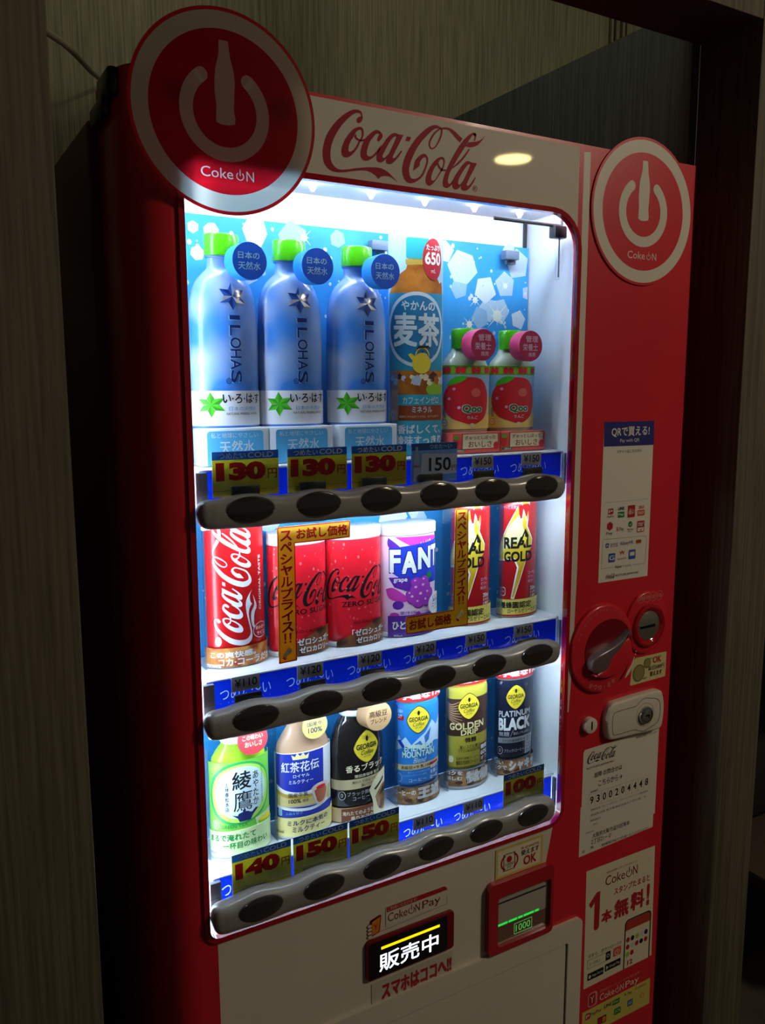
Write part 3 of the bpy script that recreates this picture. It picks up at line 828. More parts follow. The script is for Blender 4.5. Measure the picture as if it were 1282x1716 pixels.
a.line([(731, 786), (752, 786), (752, 812), (731, 812)], 1.2, INKD, 5, True); a.ell(741.5, 803, 5, 5, CARDR, 5); a.text('1000', 734, 793, 750, 797.5, INKD, 5); a.text('円', 738, 788, 745, 792, INKD, 5)
a.ring(738, 799, 10, 13, CARDR, 4, a0=math.radians(110), a1=math.radians(250)); a.ring(746, 799, 10, 13, CARDR, 4, a0=math.radians(-70), a1=math.radians(70))
a.text('新·旧1000円札', 764, 811, 800, 815.5, CARDR, 5); a.text('使えます', 764, 801, 799, 810, INKD, 5, bold=.02); a.text('OK', 769, 784, 794, 799, CARDR, 5, bold=.03)
a.lay(b, flat(-0.0008)); part('bill_sticker', b, label='pale sticker reading OK above the bill slot')

# coin side ---------------------------------------------------------
b = MB()
pts = []
b.prism_y([(0.913 + 0.0645 * math.cos(t), 1.1014 + 0.0705 * math.sin(t)) for t in [2 * PI * k / 64 for k in range(64)]], -0.007, 0.0, RED_BODY, 0.005, 3)
b.prism_y([(1.0105 + 0.047 * math.cos(t), 1.128 + 0.052 * math.sin(t)) for t in [2 * PI * k / 48 for k in range(48)]], -0.0045, 0.0, RED_BODY, 0.004, 3)
def lever_recess_shade(b):
    n = 48
    rim = [(0.9235 + 0.0495 * math.cos(2 * PI * k / n), 1.100 + 0.0475 * math.sin(2 * PI * k / n)) for k in range(n)]
    b.prism_y(rim, -0.0078, -0.0068, RED_DARK)  # flat darker disc, the cavity's shade put into its colour
lever_recess_shade(b)
a = Art()
arc = 'お札·硬貨は一枚ずつ投入してください'
for i, ch in enumerate(arc):
    hh = {'一': 0.3, '·': 0.4}.get(ch, 2.4); hw = 0.4 if ch == '·' else 2.1
    t = math.radians(158 - i * 122 / (len(arc) - 1)); a.text(ch, 913 + 56 * math.cos(t) - hw, 1101.4 + 62 * math.sin(t) - hh, 913 + 56 * math.cos(t) + hw, 1101.4 + 62 * math.sin(t) + hh, mat('ink_faint_white', (206, 110, 104), .5), 2)
for i, ch in enumerate('おつり·返却'):
    t = math.radians(243 + i * 10.5); a.text(ch, 913 + 53 * math.cos(t) - (3.4 if ch != '·' else 1), 1101.4 + 61 * math.sin(t) - (3.6 if ch != '·' else .6), 913 + 53 * math.cos(t) + (3.4 if ch != '·' else 1), 1101.4 + 61 * math.sin(t) + (3.6 if ch != '·' else 1), mat('ink_faint_white2', (224, 150, 138), .5), 2)
a.ribbon([(981, 1077), (978, 1065), (971, 1053), (962, 1046)], [(979.5, 1077.5), (974, 1066), (966, 1056), (961, 1046)], OFFW, 2)
for c in ((982.4, 1081.5), (983.4, 1086)): a.ell(c[0], c[1], 1, 1.2, OFFW, 2)
a.lay(b, flat(-0.0072))
dial = part('coin_return_dial', b, label='round red coin return dial surround')
b = MB(); b.prism_y(resample([(0.9575, 1.1275), (0.953, 1.1195), (0.942, 1.107), (0.930, 1.0965), (0.921, 1.091), (0.9165, 1.084), (0.9115, 1.0745), (0.902, 1.0705), (0.889, 1.0695), (0.8815, 1.0745), (0.8775, 1.083), (0.8795, 1.0915), (0.8895, 1.098), (0.904, 1.102), (0.921, 1.107), (0.938, 1.1145), (0.951, 1.1225), (0.9575, 1.1275)], 72)[:-1], -0.021, -0.0075, mat('lever_reflection_grey', (104, 84, 84), 0.25, coat=0.4), 0.003, 3)  # grey wedge is the red lever's reflection, built as colour
part('lever', b, dial, label='return lever, its grey reflection put into the colour')
b = MB(); b.prism_y(resample([(0.885, 1.066), (0.905, 1.058), (0.930, 1.0575), (0.955, 1.068), (0.968, 1.087), (0.962, 1.112), (0.952, 1.1125), (0.935, 1.099), (0.921, 1.089), (0.9135, 1.075), (0.90, 1.0685), (0.885, 1.066)], 60)[:-1], -0.016, -0.0075, RED_BODY, 0.004, 3)
part('lever_base', b, dial)
b = MB(); n = 48
vs = []; rings = ((0.0345, -0.0045), (0.0335, -0.0085), (0.030, -0.0098), (0.0265, -0.0085), (0.0225, -0.0055))
for r, y in rings:
    for k in range(n): t = 2 * PI * k / n; vs.append((1.0112 + r * math.cos(t), y, 1.1235 + 1.02 * r * math.sin(t)))
b.add(vs, [[i * n + k, (i + 1) * n + k, (i + 1) * n + (k + 1) % n, i * n + (k + 1) % n] for i in range(len(rings) - 1) for k in range(n)], RED_GLOSS)
cs = part('coin_slot_surround', b)
b = MB(); b.cyl_y(1.0112, 1.1235, 0.0235, -0.0065, -0.0045, METAL, 40, 0.001); b.box(0.9915, -0.0072, 1.1205, 1.0245, -0.0062, 1.1250, BLACKP); part('coin_plate', b, cs, label='metal coin plate with a black slot')
b = MB(); a = Art(); FW = mat('ink_faint_white2')
for x, t in ((992.4, '500'), (1006, '100'), (1019.8, '50'), (1033.7, '10')):
    a.ring(x, 1169.7, 7.2, 7.7, FW, 2); a.text(t, x - (5 if len(t) > 2 else 4), 1166.7, x + (5 if len(t) > 2 else 4), 1172.7, FW, 2)
a.lay(b, flat(-0.0046)); part('coin_marks', b, label='four small coin circles reading 500 100 50 10')
b = MB(); a = Art()
a.poly([(984.5, 1064), (991, 1071.2), (1060.5, 1071), (1062.2, 1069), (1062, 1030.5), (1060, 1028.6), (983, 1027), (981, 1029)], mat('sticker_olive', (214, 202, 140), .4), 1)
a.ell(999.5, 1045, 13.8, 14.5, mat('coin_olive', (120, 110, 62), .4), 2); a.ell(999.5, 1045, 11, 12, mat('coin_olive2', (146, 136, 84), .4), 3); a.ell(1018, 1058.5, 8, 8.5, mat('coin_olive'), 3); a.ell(1018, 1058.5, 6, 6.5, mat('coin_olive2'), 4)
a.text('OK', 1031, 1056, 1050, 1067, CARDR, 4, bold=.02); a.text('新旧500円', 1021, 1045, 1058, 1053, INKD, 4); a.text('使えます', 1025, 1034.5, 1053, 1043, INKD, 4, bold=.015)
a.text('NEW', 1010, 1032.5, 1018.5, 1035.5, INKD, 4); a.text('OLD', 1023.5, 1064, 1030.5, 1066.5, INKD, 4)
a.lay(b, flat(0.0)); part('coin_sticker', b, label='yellowish sticker of two coins reading OK')
# lock
b = MB()
lp = resample([(0.937, 1.0105), (0.985, 1.0125), (1.036, 1.0125), (1.0465, 1.003), (1.0503, 0.985), (1.0495, 0.962), (1.045, 0.9475), (1.030, 0.945), (0.985, 0.9475), (0.936, 0.950), (0.927, 0.957), (0.9232, 0.975), (0.9248, 0.995), (0.930, 1.006), (0.937, 1.0105)], 80)[:-1]
b.prism_y(lp, -0.012, 0.0, OFFW, 0.004, 3)
a = Art()
gl = resample([(985, 996.5), (942, 995.5), (934.5, 991), (933, 975), (935.5, 961), (943, 957.5), (980, 957.5), (990, 954.5), (1003, 950.5), (1020, 954), (1030, 957), (1038, 963), (1040, 978), (1038, 993), (1029, 1000.5), (1018, 1003), (1003, 1006), (992, 1002), (985, 996.5)], 90)[:-1]
a.line(gl, 0.9, INKD, 1, True)
a.ring(1005.3, 978, 19, 19.6, mat('seam_tan', (120, 104, 78), .5), 1)
a.lay(b, flat(-0.012)); lk = part('lock_plate', b, label='off-white rounded lock plate')
b = MB(); b.cyl_y(1.0053, 0.978, 0.0145, -0.0165, -0.012, CHROME, 40, 0.002); b.cyl_y(1.0055, 0.978, 0.009, -0.0175, -0.016, METAL, 32, 0.0008)
b.box(1.001, -0.0179, 0.9775, 1.0095, -0.0172, 0.9800, BLACKP); b.box(1.0072, -0.0179, 0.9735, 1.0095, -0.0172, 0.9785, BLACKP); part('lock_cylinder', b, lk, label='metal key cylinder')
b = MB(); b.cyl_y(0.8925, 0.9817, 0.0125, -0.009, 0.0, OFFW, 40, 0.002); b.box(0.8912, -0.0094, 0.9755, 0.8938, -0.0088, 0.9890, BLACKP); part('key_button', b, label='small off-white round key slot')

# stickers of the coin side ------------------------------------------
def sheet(x0, z0, x1, z1): 
    return Art()
random.seed(3)
b = MB(); a = Art()
a.poly([(903.6, 1448.1), (1008.7, 1447.6), (1009.2, 1203.5), (903.3, 1204.6)], STICK, 1)
a.poly([(903.6, 1448.1), (1008.7, 1447.6), (1010, 1410.5), (904.2, 1411.5)], mat('sticker_navy', (44, 44, 116), .4), 2)
a.text('QRで買える!', 919, 1425, 999, 1440, STICK, 3, bold=.02); a.text('Pay with QR', 937, 1415.5, 978, 1422, STICK, 3)
a.text('スキャンはこちらから', 931, 1400.5, 984, 1405.5, INKD, 3)
a.line([(910, 1327), (1002, 1327)], 0.4, GREY, 2)
def logo_tile(x, z, w, h, mt, t=None, tm=None, r=1.5, L=2):
    a.rrect(x - w / 2, z - h / 2, x + w / 2, z + h / 2, r, mt, L)
    if t: a.text(t, x - w * .38, z - h * .26, x + w * .38, z + h * .26, tm or STICK, L + 1, bold=.02)
logo_tile(923.5, 1313, 11, 9, CARDR, 'P'); a.text('PayPay', 917, 1303, 931, 1307, INKD, 3)
a.text('LINE', 939, 1313.5, 952, 1318.5, INKD, 3, bold=.03); logo_tile(945.5, 1306.5, 14, 9, DGREEN, 'Pay')
logo_tile(967.3, 1310, 16, 19, CARDR, 'd払い'); logo_tile(988.5, 1306, 16, 9, mat('ink_orange_red', (205, 78, 44), .5), 'PAY'); a.text('au', 983, 1312.5, 994, 1317.5, mat('ink_orange_red'), 3, bold=.02)
a.poly([(923 + 7 * math.cos(t), 1290.5 + 7 * math.sin(t)) for t in [PI / 2 + PI / 3 * k for k in range(6)]], CARDR, 2); a.text('Pay', 916, 1276, 929, 1282, INKD, 3)
a.text('R', 937.5, 1281, 942, 1288, CARDR, 3); a.text('Pay', 943.5, 1280, 953, 1287, INKD, 3)
a.ell(966.3, 1290, 4.6, 4.6, DGREEN, 2); a.line([(964, 1290), (966, 1288), (969, 1292)], 1, STICK, 3); a.text('WeChat', 959.5, 1280.5, 973, 1283.5, INKD, 3); a.text('Pay', 962, 1277, 970, 1279.8, INKD, 3)
logo_tile(989, 1284.5, 16, 18, CARDR, None); a.rect(982.5, 1277, 995.5, 1283, STICK, 3); a.text('mer', 983, 1285, 995, 1291, STICK, 3); a.poly([(986, 1278), (993, 1282), (990, 1278)], CARDR, 4)
a.line([(909.5, 1271.2), (1000, 1268.6), (1003.6, 1265), (1002.4, 1224.6), (976, 1225)], 0.4, BROWN, 2); a.line([(909.5, 1271.2), (908.4, 1226), (934, 1226)], 0.4, BROWN, 2)
logo_tile(919, 1261, 7, 7, mat('ink_slate_blue', (48, 70, 134), .5), 'A'); a.text('支付宝', 925, 1257.5, 941, 1264, mat('ink_slate_blue'), 3); a.text('AlipayHK', 945.5, 1257, 975, 1264.5, mat('ink_slate_blue'), 3); logo_tile(986, 1261, 12, 6, mat('ink_amber', (214, 150, 52), .5), 'pay', CARDR)
logo_tile(929.5, 1241, 14, 14, mat('ink_royal', (36, 84, 170), .5), 'G'); a.poly([(945, 1250), (948, 1243), (951, 1247), (954, 1243), (957, 1250), (953.5, 1248), (951, 1251), (948.5, 1248)], mat('ink_orange_red'), 2); a.text('touch', 942, 1236, 960, 1240, mat('ink_orange_red'), 3)
logo_tile(972.8, 1242, 15, 15, mat('ink_royal'), None); a.rect(968, 1240, 978, 1246, STICK, 3); a.text('Alipay +', 937, 1222.5, 956, 1228, INKD, 3); a.text('ACCEPTED', 958, 1223.5, 972, 1226.5, GREY, 3)
a.logo(918.5, 1208.5, 938, 1216.5, INKD, 3); a.text('BOTTLERS JAPAN INC.', 939, 1209.5, 990, 1213.8, INKD, 3)
a.lay(b, flat(0.0)); part('payment_sticker', b, label='tall white payment sticker with a navy heading')

b = MB(); a = Art()
a.poly([(885.5, 936), (888, 940.3), (1053.5, 942.9), (1053.5, 790), (1050, 789), (1049.7, 766.2), (883.1, 761.6), (883.3, 846), (885.3, 846.5)], STICK, 1)
a.logo(894, 914.5, 959, 934, INKD, 3); a.text('BOTTLERS JAPAN INC.', 893.5, 905, 954, 909.5, INKD, 3)
a.text('自動販売機統一ステッカー', 1000, 933.5, 1050, 937.5, INKD, 3)
a.text('故障·お問合せは', 910, 888.5, 971, 897.5, INKD, 3, bold=.01); a.text('こちらから→', 920, 872, 972, 882, INKD, 3, bold=.01)
for i, ch in enumerate('9300204448'):
    x = 906.7 + i * 13.67; a.text(ch, x - 3.6, 846, x + 3.6, 858.5, INKD, 3, bold=.02); a.line([(x - 6.8, 841), (x + 6.8, 841), (x + 6.8, 863), (x - 6.8, 863)], 0.25, GREY, 2, True)
a.text('販売機番号', 903, 865, 919, 868, INKD, 3)
a.text('管理責任者 コカ·コーラボトラーズジャパンベンディング株式会社', 905, 833.5, 1033, 837.5, GREY, 3)
a.text('連絡先住所 東京都港区赤坂九丁目七番一号', 905, 824.5, 1030, 828.5, GREY, 3); a.text('故障連絡先', 905, 815, 928, 819, GREY, 3); a.text('(無料)', 911, 807.5, 921, 811, GREY, 3)
a.text('設置場所住所', 896, 797, 914, 800, GREY, 3); a.text('大阪府大阪市淀川区塚本', 911, 786, 994, 794.5, INKD, 3); a.text('2丁目21ーマ', 909.5, 775.5, 953, 784, INKD, 3)
a.text('東京都港区赤坂九丁目七番一号ミッドタウンタワー', 932, 765.5, 1040, 770.5, INKD, 3); a.text('住', 890, 766, 896, 771, INKD, 3); a.text('所', 908, 768, 914, 773, INKD, 3)
a.lay(b, flat(0.0)); part('inquiry_sticker', b, label='large white inquiry sticker with a row of boxed digits')

b = MB(); a = Art()
PM = mat('poster_paper', (226, 216, 186), .45)
a.poly([(901.2, 731.6), (1057.9, 730.0), (1062.5, 524), (904.1, 521)], PM, 1)
a.text('全国の自販機でスタンプがたまるアプリ', 946, 713.5, 1016, 717, CARDR, 3); coke_on(a, 944.5, 692, 1018, 709, mat('ink_brown_red'), 3)
a.text('スタンプたまると', 965, 669.5, 1049, 681.5, CARDR, 3, bold=.02)
a.poly([(909, 671), (926, 687.5), (933.5, 687.5), (933.5, 624), (930, 620), (925, 620), (922, 624), (922, 671), (914, 663)], CARDR, 3)
a.text('本', 938, 626, 962, 649, CARDR, 3, bold=.05); a.text('無', 967, 623.5, 1001, 658, CARDR, 3, bold=.05); a.text('料', 1005, 625, 1038, 659, CARDR, 3, bold=.05); a.text('!', 1043, 624, 1050, 664, CARDR, 3, bold=.05)
a.text('今すぐ、ダウンロード!!', 911.5, 573, 986.5, 580.5, BROWN, 3)
a.line([(911, 555), (962, 555), (962, 570), (911, 570)], 0.6, BROWN, 2, True); a.text('コークオン', 914, 559, 940, 565, INKD, 3); a.rect(952, 555, 963, 570, BLACK, 3); a.ring(957, 563, 2.2, 3.2, PM, 4)
a.rrect(969, 555, 987, 571, 2, mat('ink_soft_red', (214, 86, 72), .5), 2); a.ring(978, 562, 4.2, 5.4, PM, 3, a0=math.radians(125), a1=math.radians(415)); a.rect(977.3, 561, 978.7, 568, PM, 3)
a.rect(912, 533, 948, 546, BLACK, 2); a.rect(951, 535, 987, 548, BLACK, 2); a.ell(917, 539, 2.6, 3.2, PM, 3); a.text('App Store', 922, 536, 946, 542, PM, 3); a.text('Google Play', 961, 538, 985, 544, PM, 3); a.poly([(954, 537), (954, 545), (959, 541)], PM, 3)
a.poly(rr_pts(994, 523, 1057, 613, (0, 0, 9, 9)), INKD, 2); a.poly(rr_pts(996.5, 523, 1054, 610.5, (0, 0, 7, 7)), PM, 3); a.poly(rr_pts(996.5, 593, 1054, 610.5, (0, 0, 7, 7)), mat('ink_brick', (176, 60, 40), .5), 4)
cols = [CARDR, BLACK, LIME, LGREY, NAVY, CARDR, LGREY, CARDR, BLACK, CARDR, LIME, CARDR]
for i, c in enumerate(cols):
    r_, c_ = divmod(i, 5); a.ell(1002.5 + c_ * 10.8, 575 - r_ * 13.5, 4.2, 4.6, c, 4)
a.text('12', 1003, 527, 1016, 536, CARDR, 4, bold=.04)
a.lay(b, flat(0.0)); part('app_poster', b, label='cream app poster with large red characters and a phone')
b = MB(); a = Art()
a.text('自販機キャッシュレスでも使えます!', 943, 500, 1035, 505, mat('ink_faint_white2'), 3); coke_on(a, 942, 485, 1034, 497, PM, 3, pay=True)
a.rrect(915, 482, 936, 508, 6, mat('ink_faint_white2'), 2); a.rrect(917, 484, 932, 506, 4, CARDR, 3); a.text('Y', 920, 489, 929, 501, PM, 4)
YP = mat('poster_yellow', (206, 190, 92), .45)
a.poly([(903.6, 478.5), (1062.2, 480.8), (1063.2, 431), (903.5, 431)], YP, 1)
logo_tile(916, 467, 11, 11, CARDR, 'P'); a.text('PayPay', 922, 463, 947, 471, BROWN, 3); a.text('LINE', 953, 466, 971, 473, BROWN, 3, bold=.02); logo_tile(981, 468, 17, 10, DGREEN, 'Pay', YP); a.text('R Pay', 1001, 468, 1018, 475, BROWN, 3); a.text('ID QUICPay', 1026, 470, 1053, 476, mat('ink_orange_red'), 3)
logo_tile(949, 447, 20, 14, BROWN, None); a.ell(945, 447, 5, 5, CARDR, 4); a.ell(953, 447, 5, 5, ORANGE, 4); logo_tile(985, 449, 16, 12, DGREEN, 'JCB', YP); logo_tile(1015, 452, 13, 12, mat('ink_royal'), 'AX', YP); a.ring(1044, 455, 3.5, 5, ORANGE, 3)
a.text('VISA', 910, 441, 930, 448, NAVY, 3)
a.lay(b, flat(0.0)); part('card_brand_sticker', b, label='yellow strip of payment marks at the bottom edge')

# ================================================================== things inside the window
# backing poster with ice and bubbles
b = MB()
PB = noise_mat('poster_blue_print', (36, 132, 214), (70, 170, 232), nscale=9, rough=0.5, lo=0.3, hi=0.7)
ICE = ink('ice', (190, 214, 238)); ICE2 = ink('ice_mid', (150, 190, 230)); ICEW = ink('ice_white', (226, 236, 246)); SPARK = ink('spark', (244, 246, 236))
a = Art()
random.seed(11)
def blob(cx, cz, r, n, mt, L, ph=0.0, kx=1.0):
    a.poly([(cx + kx * r * math.cos(ph + 2 * PI * k / n) * (0.86 + 0.22 * random.random()), cz + r * math.sin(ph + 2 * PI * k / n) * (0.86 + 0.22 * random.random())) for k in range(n)], mt, L)
def star(cx, cz, r):
    pts = []
    for k in range(16):
        q = r if k % 4 == 0 else (r * .6 if k % 4 == 2 else r * 0.14)
        t = PI / 4 + 2 * PI * k / 16; pts.append((cx + q * math.cos(t), cz + q * math.sin(t)))
    a.raw(pts + [(cx, cz)], [[k, (k + 1) % 16, 16] for k in range(16)], SPARK, 3); a.ell(cx, cz, r * .32, r * .32, SPARK, 3.5, 20)
# over the upper row
for cx, cz, r, n, mt in ((800, 1650, 20, 5, ICE), (790, 1612, 21, 5, ICE), (755, 1600, 17, 5, ICE2), (722, 1668, 26, 6, ICE), (716, 1640, 17, 5, ICE2), (762, 1640, 22, 5, ICEW), (768, 1612, 18, 6, ICE), (823, 1680, 24, 5, ICE), (826, 1600, 15, 5, ICEW), (760, 1572, 10, 5, ICE2), (843, 1640, 12, 5, ICE), (806, 1700, 13, 5, ICE),
        (405, 1692, 19, 6, ICEW), (455, 1688, 22, 5, ICE2), (395, 1640, 14, 6, ICE), (470, 1655, 17, 6, ICE2), (520, 1692, 12, 6, ICE2), (330, 1660, 9, 6, ICEW), (326, 1690, 8, 6, ICE), (348, 1688, 10, 7, ICEW), (560, 1660, 12, 6, ICE2), (620, 1680, 20, 6, ICE), (650, 1640, 22, 5, ICE2), (690, 1690, 16, 5, ICE),
        (606, 1320, 26, 5, ICEW), (650, 1310, 14, 6, ICE), (415, 1325, 16, 6, ICE), (470, 1075, 20, 6, ICE), (566, 1060, 14, 5, ICE), (640, 1320, 10, 6, ICEW)):
    blob(cx, cz, r, n, mt, 1 + random.random(), random.random() * 3)
for k in range(230):
    x = random.uniform(296, 842); z = random.choice((random.uniform(1560, 1700), random.uniform(1560, 1700), random.uniform(1180, 1345), random.uniform(930, 1100))); r = random.choice((1.2, 1.6, 2.2, 3.0))
    a.poly(ell_pts(x, z, r, r * 1.1, 7), random.choice((ICEW, ICE, ICEW)), 2.6)
for x, z, r in ((800, 1648, 12), (786, 1604, 26), (735, 1590, 15), (745, 1625, 14), (472, 1690, 14), (812, 1690, 9), (385, 1650, 9), (645, 1330, 9)): star(x, z, r)
b.box(0.290, 0.1085, 0.905, 0.8435, 0.1095, 1.7055, PB)
a.lay(b, flat(0.1085), clip=(291, 843))
o = b.build('backing_poster'); o['label'] = 'blue ice and bubble backing poster behind the bottles and cans'; o['category'] = 'poster'

Q = 1.025
Z0 = (1410.7, 1166.3, 921.0)
YC = 0.045
KB = 0.55
class Dummy:
    """a flattened display bottle or can standing on its shelf; u is mm around its front, z the level in mm"""
    def __init__(s, cx, r, row, name, label, cat, group=None):
        s.cx = cx * Q; s.r = r * Q; s.row = row; s.base = SH[row]
        s.b = KB * s.r; s.cy = YC + s.b
        s.t = thing(name, label, cat, (s.cx, s.cy, s.base), group)
        s.prof = None
    def z(s, z): return max(s.base + (z - Z0[s.row]) * Q / 1000.0, s.base + 0.0006)
    def rad(s, zz):
        if not s.prof: return s.r
        p = s.prof
        if zz <= p[0][1]: return p[0][0]
        for (r0, z0), (r1, z1) in zip(p[:-1], p[1:]):
            if z0 <= zz <= z1: return r0 + (r1 - r0) * (zz - z0) / max(z1 - z0, 1e-9)
        return p[-1][0]
    def fn(s, extra=0.0):
        def f(u, v, off):
            zz = s.z(v * 1000.0); t = u * Q / s.r; R = s.rad(zz) + off + extra
            return (s.cx + R * math.sin(t), s.cy - KB * R * math.cos(t) - (off + extra) * (1 - KB) * math.cos(t), zz)
        return f
    def body(s, name, prof, mt, art=None, label=None, seg=56, own=True, mb=None, ends=True):
        """prof: (radius factor, level mm)"""
        pr = [(q * s.r, s.z(z)) for q, z in prof]
        if own: s.prof = pr
        m = mb or MB()
        m.lathe(pr, s.cx, s.cy, mt, seg, KB)
        if art: art.lay(m, s.fn(), step=s.r * 0.11)
        o = m.build(name, s.t)
        if label: o['label'] = label
        return o
    def wrap(s, name, art, extra=0.001, label=None, u0=None, u1=None, z0=None, z1=None, mt=None, parent=None, thick=0.0006):
        """a curved slip of card or film standing in front of the body"""
        m = MB()
        if z0 is not None: z0 = max(z0, Z0[s.row] + 1.0)
        keep = s.prof; s.prof = None
        if mt:
            n = 20; vs = []; fs = []
            for j, ex in ((0, extra), (1, extra + thick)):
                for z in (z0, z1):
                    for i in range(n + 1):
                        vs.append(s.fn(ex)((u0 + (u1 - u0) * i / n) / 1000, z / 1000, 0))
            k = n + 1
            for i in range(n):
                fs += [[i, i + 1, k + i + 1, k + i][::-1], [2 * k + i, 2 * k + i + 1, 3 * k + i + 1, 3 * k + i], [i, i + 1, 2 * k + i + 1, 2 * k + i], [k + i, k + i + 1, 3 * k + i + 1, 3 * k + i][::-1]]
            fs += [[0, k, 3 * k, 2 * k], [n, k + n, 3 * k + n, 2 * k + n][::-1]]
            m.add(vs, fs, mt)
        if art: art.lay(m, s.fn(extra + thick), step=s.r * 0.11)
        s.prof = keep
        o = m.build(name, parent or s.t)
        if label: o['label'] = label
        return o
    def tray(s):
        m = MB(); m.lathe([(s.r * 1.02, s.base), (s.r * 1.02, s.base + 0.004), (s.r * 0.98, s.base + 0.006)], s.cx, s.cy, SHELFW, 40, KB); m.build('stand', s.t)
    def holder(s, zt, w=1.16, sides=(-1,)):
        """clear plastic holder plates left and right of the body"""
        for q in sides:
            m = MB(); x = s.cx + q * s.r * w
            if x > 0.8425: x = 0.8425
            m.box(x - 0.001, s.cy - 0.012, s.base, x + 0.001, s.cy + 0.018, s.z(zt), CLEARP)
            o = m.build('holder_plate', s.t); o['label'] = 'clear plastic holder plate'
    def tag(s, px, pz, r, face, side, lines, depth=0.018, skew=-0.006, txt=None, ty=0.026):
        """round speech tag standing forward from the neck: px, pz in world metres"""
        m = MB(); n = 40; vs = []; fs = []
        y0 = ty
        for y, dx, q in ((y0 + depth, skew, 0.93), (y0 + 0.0015, 0, 0.99), (y0, 0, 0.95)):
            for k in range(n):
                t = 2 * PI * k / n; vs.append((px + dx + q * r * math.cos(t), y, pz + q * r * math.sin(t)))
        for i in range(2):
            for k in range(n): fs.append([i * n + k, (i + 1) * n + k, (i + 1) * n + (k + 1) % n, i * n + (k + 1) % n])
        fs.append(list(range(n)))
        m.add(vs, fs, side)
        a = Art(); a.ell(px * 1000, pz * 1000, r * 960, r * 960, face, 1, 48)
        for s_, x0, z0, x1, z1 in lines: a.text(s_, px * 1000 + x0, pz * 1000 + z0, px * 1000 + x1, pz * 1000 + z1, txt or LSKY, 2, bold=.015)
        a.lay(m, flat(y0)); o = m.build('round_tag', s.t); o['label'] = 'round speech tag'

def rim_can(top, bot, r=1.0):
    return [(0.90 * r, bot - 3), (0.97 * r, bot), (1.0 * r, bot + 4), (1.0 * r, top - 9), (0.985 * r, top - 6), (0.94 * r, top - 3), (0.93 * r, top - 1.5), (0.955 * r, top - 0.6), (0.955 * r, top + 0.6), (0.90 * r, top + 1)]
def lemon_badge(a, cx, cz, w, h, mt, L=3):
    pts = []
    for k in range(48):
        t = 2 * PI * k / 48; c, s_ = math.cos(t), math.sin(t); p = 1.35
        pts.append((cx + w * math.copysign(abs(c) ** p, c), cz + h * math.copysign(abs(s_) ** p, s_)))
    a.poly([(cx + (x - cx) * 1.06, cz + (z - cz) * 1.06) for x, z in pts], BLACK, L - .3); a.poly(pts, mt, L)
    for k in range(7):
        t = math.radians(30 + 20 * k); a.line([(cx + w * .18 * math.cos(t), cz + h * .42 + h * .12 * math.sin(t)), (cx + w * .42 * math.cos(t), cz + h * .42 + h * .36 * math.sin(t))], 0.35, BLACK, L + 1)
    a.ell(cx, cz + h * .52, w * .11, h * .18, BLACK, L + 1.3, 16)
    a.text('GEORGIA', cx - w * .82, cz - h * .12, cx + w * .82, cz + h * .22, BLACK, L + 1.3, bold=.03)
    a.text('Coffee', cx - w * .48, cz - h * .48, cx + w * .5, cz - h * .18, BLACK, L + 1.3, shear=.35); a.text('EST.1975', cx - w * .26, cz - h * .66, cx + w * .26, cz - h * .54, BLACK, L + 1.3)

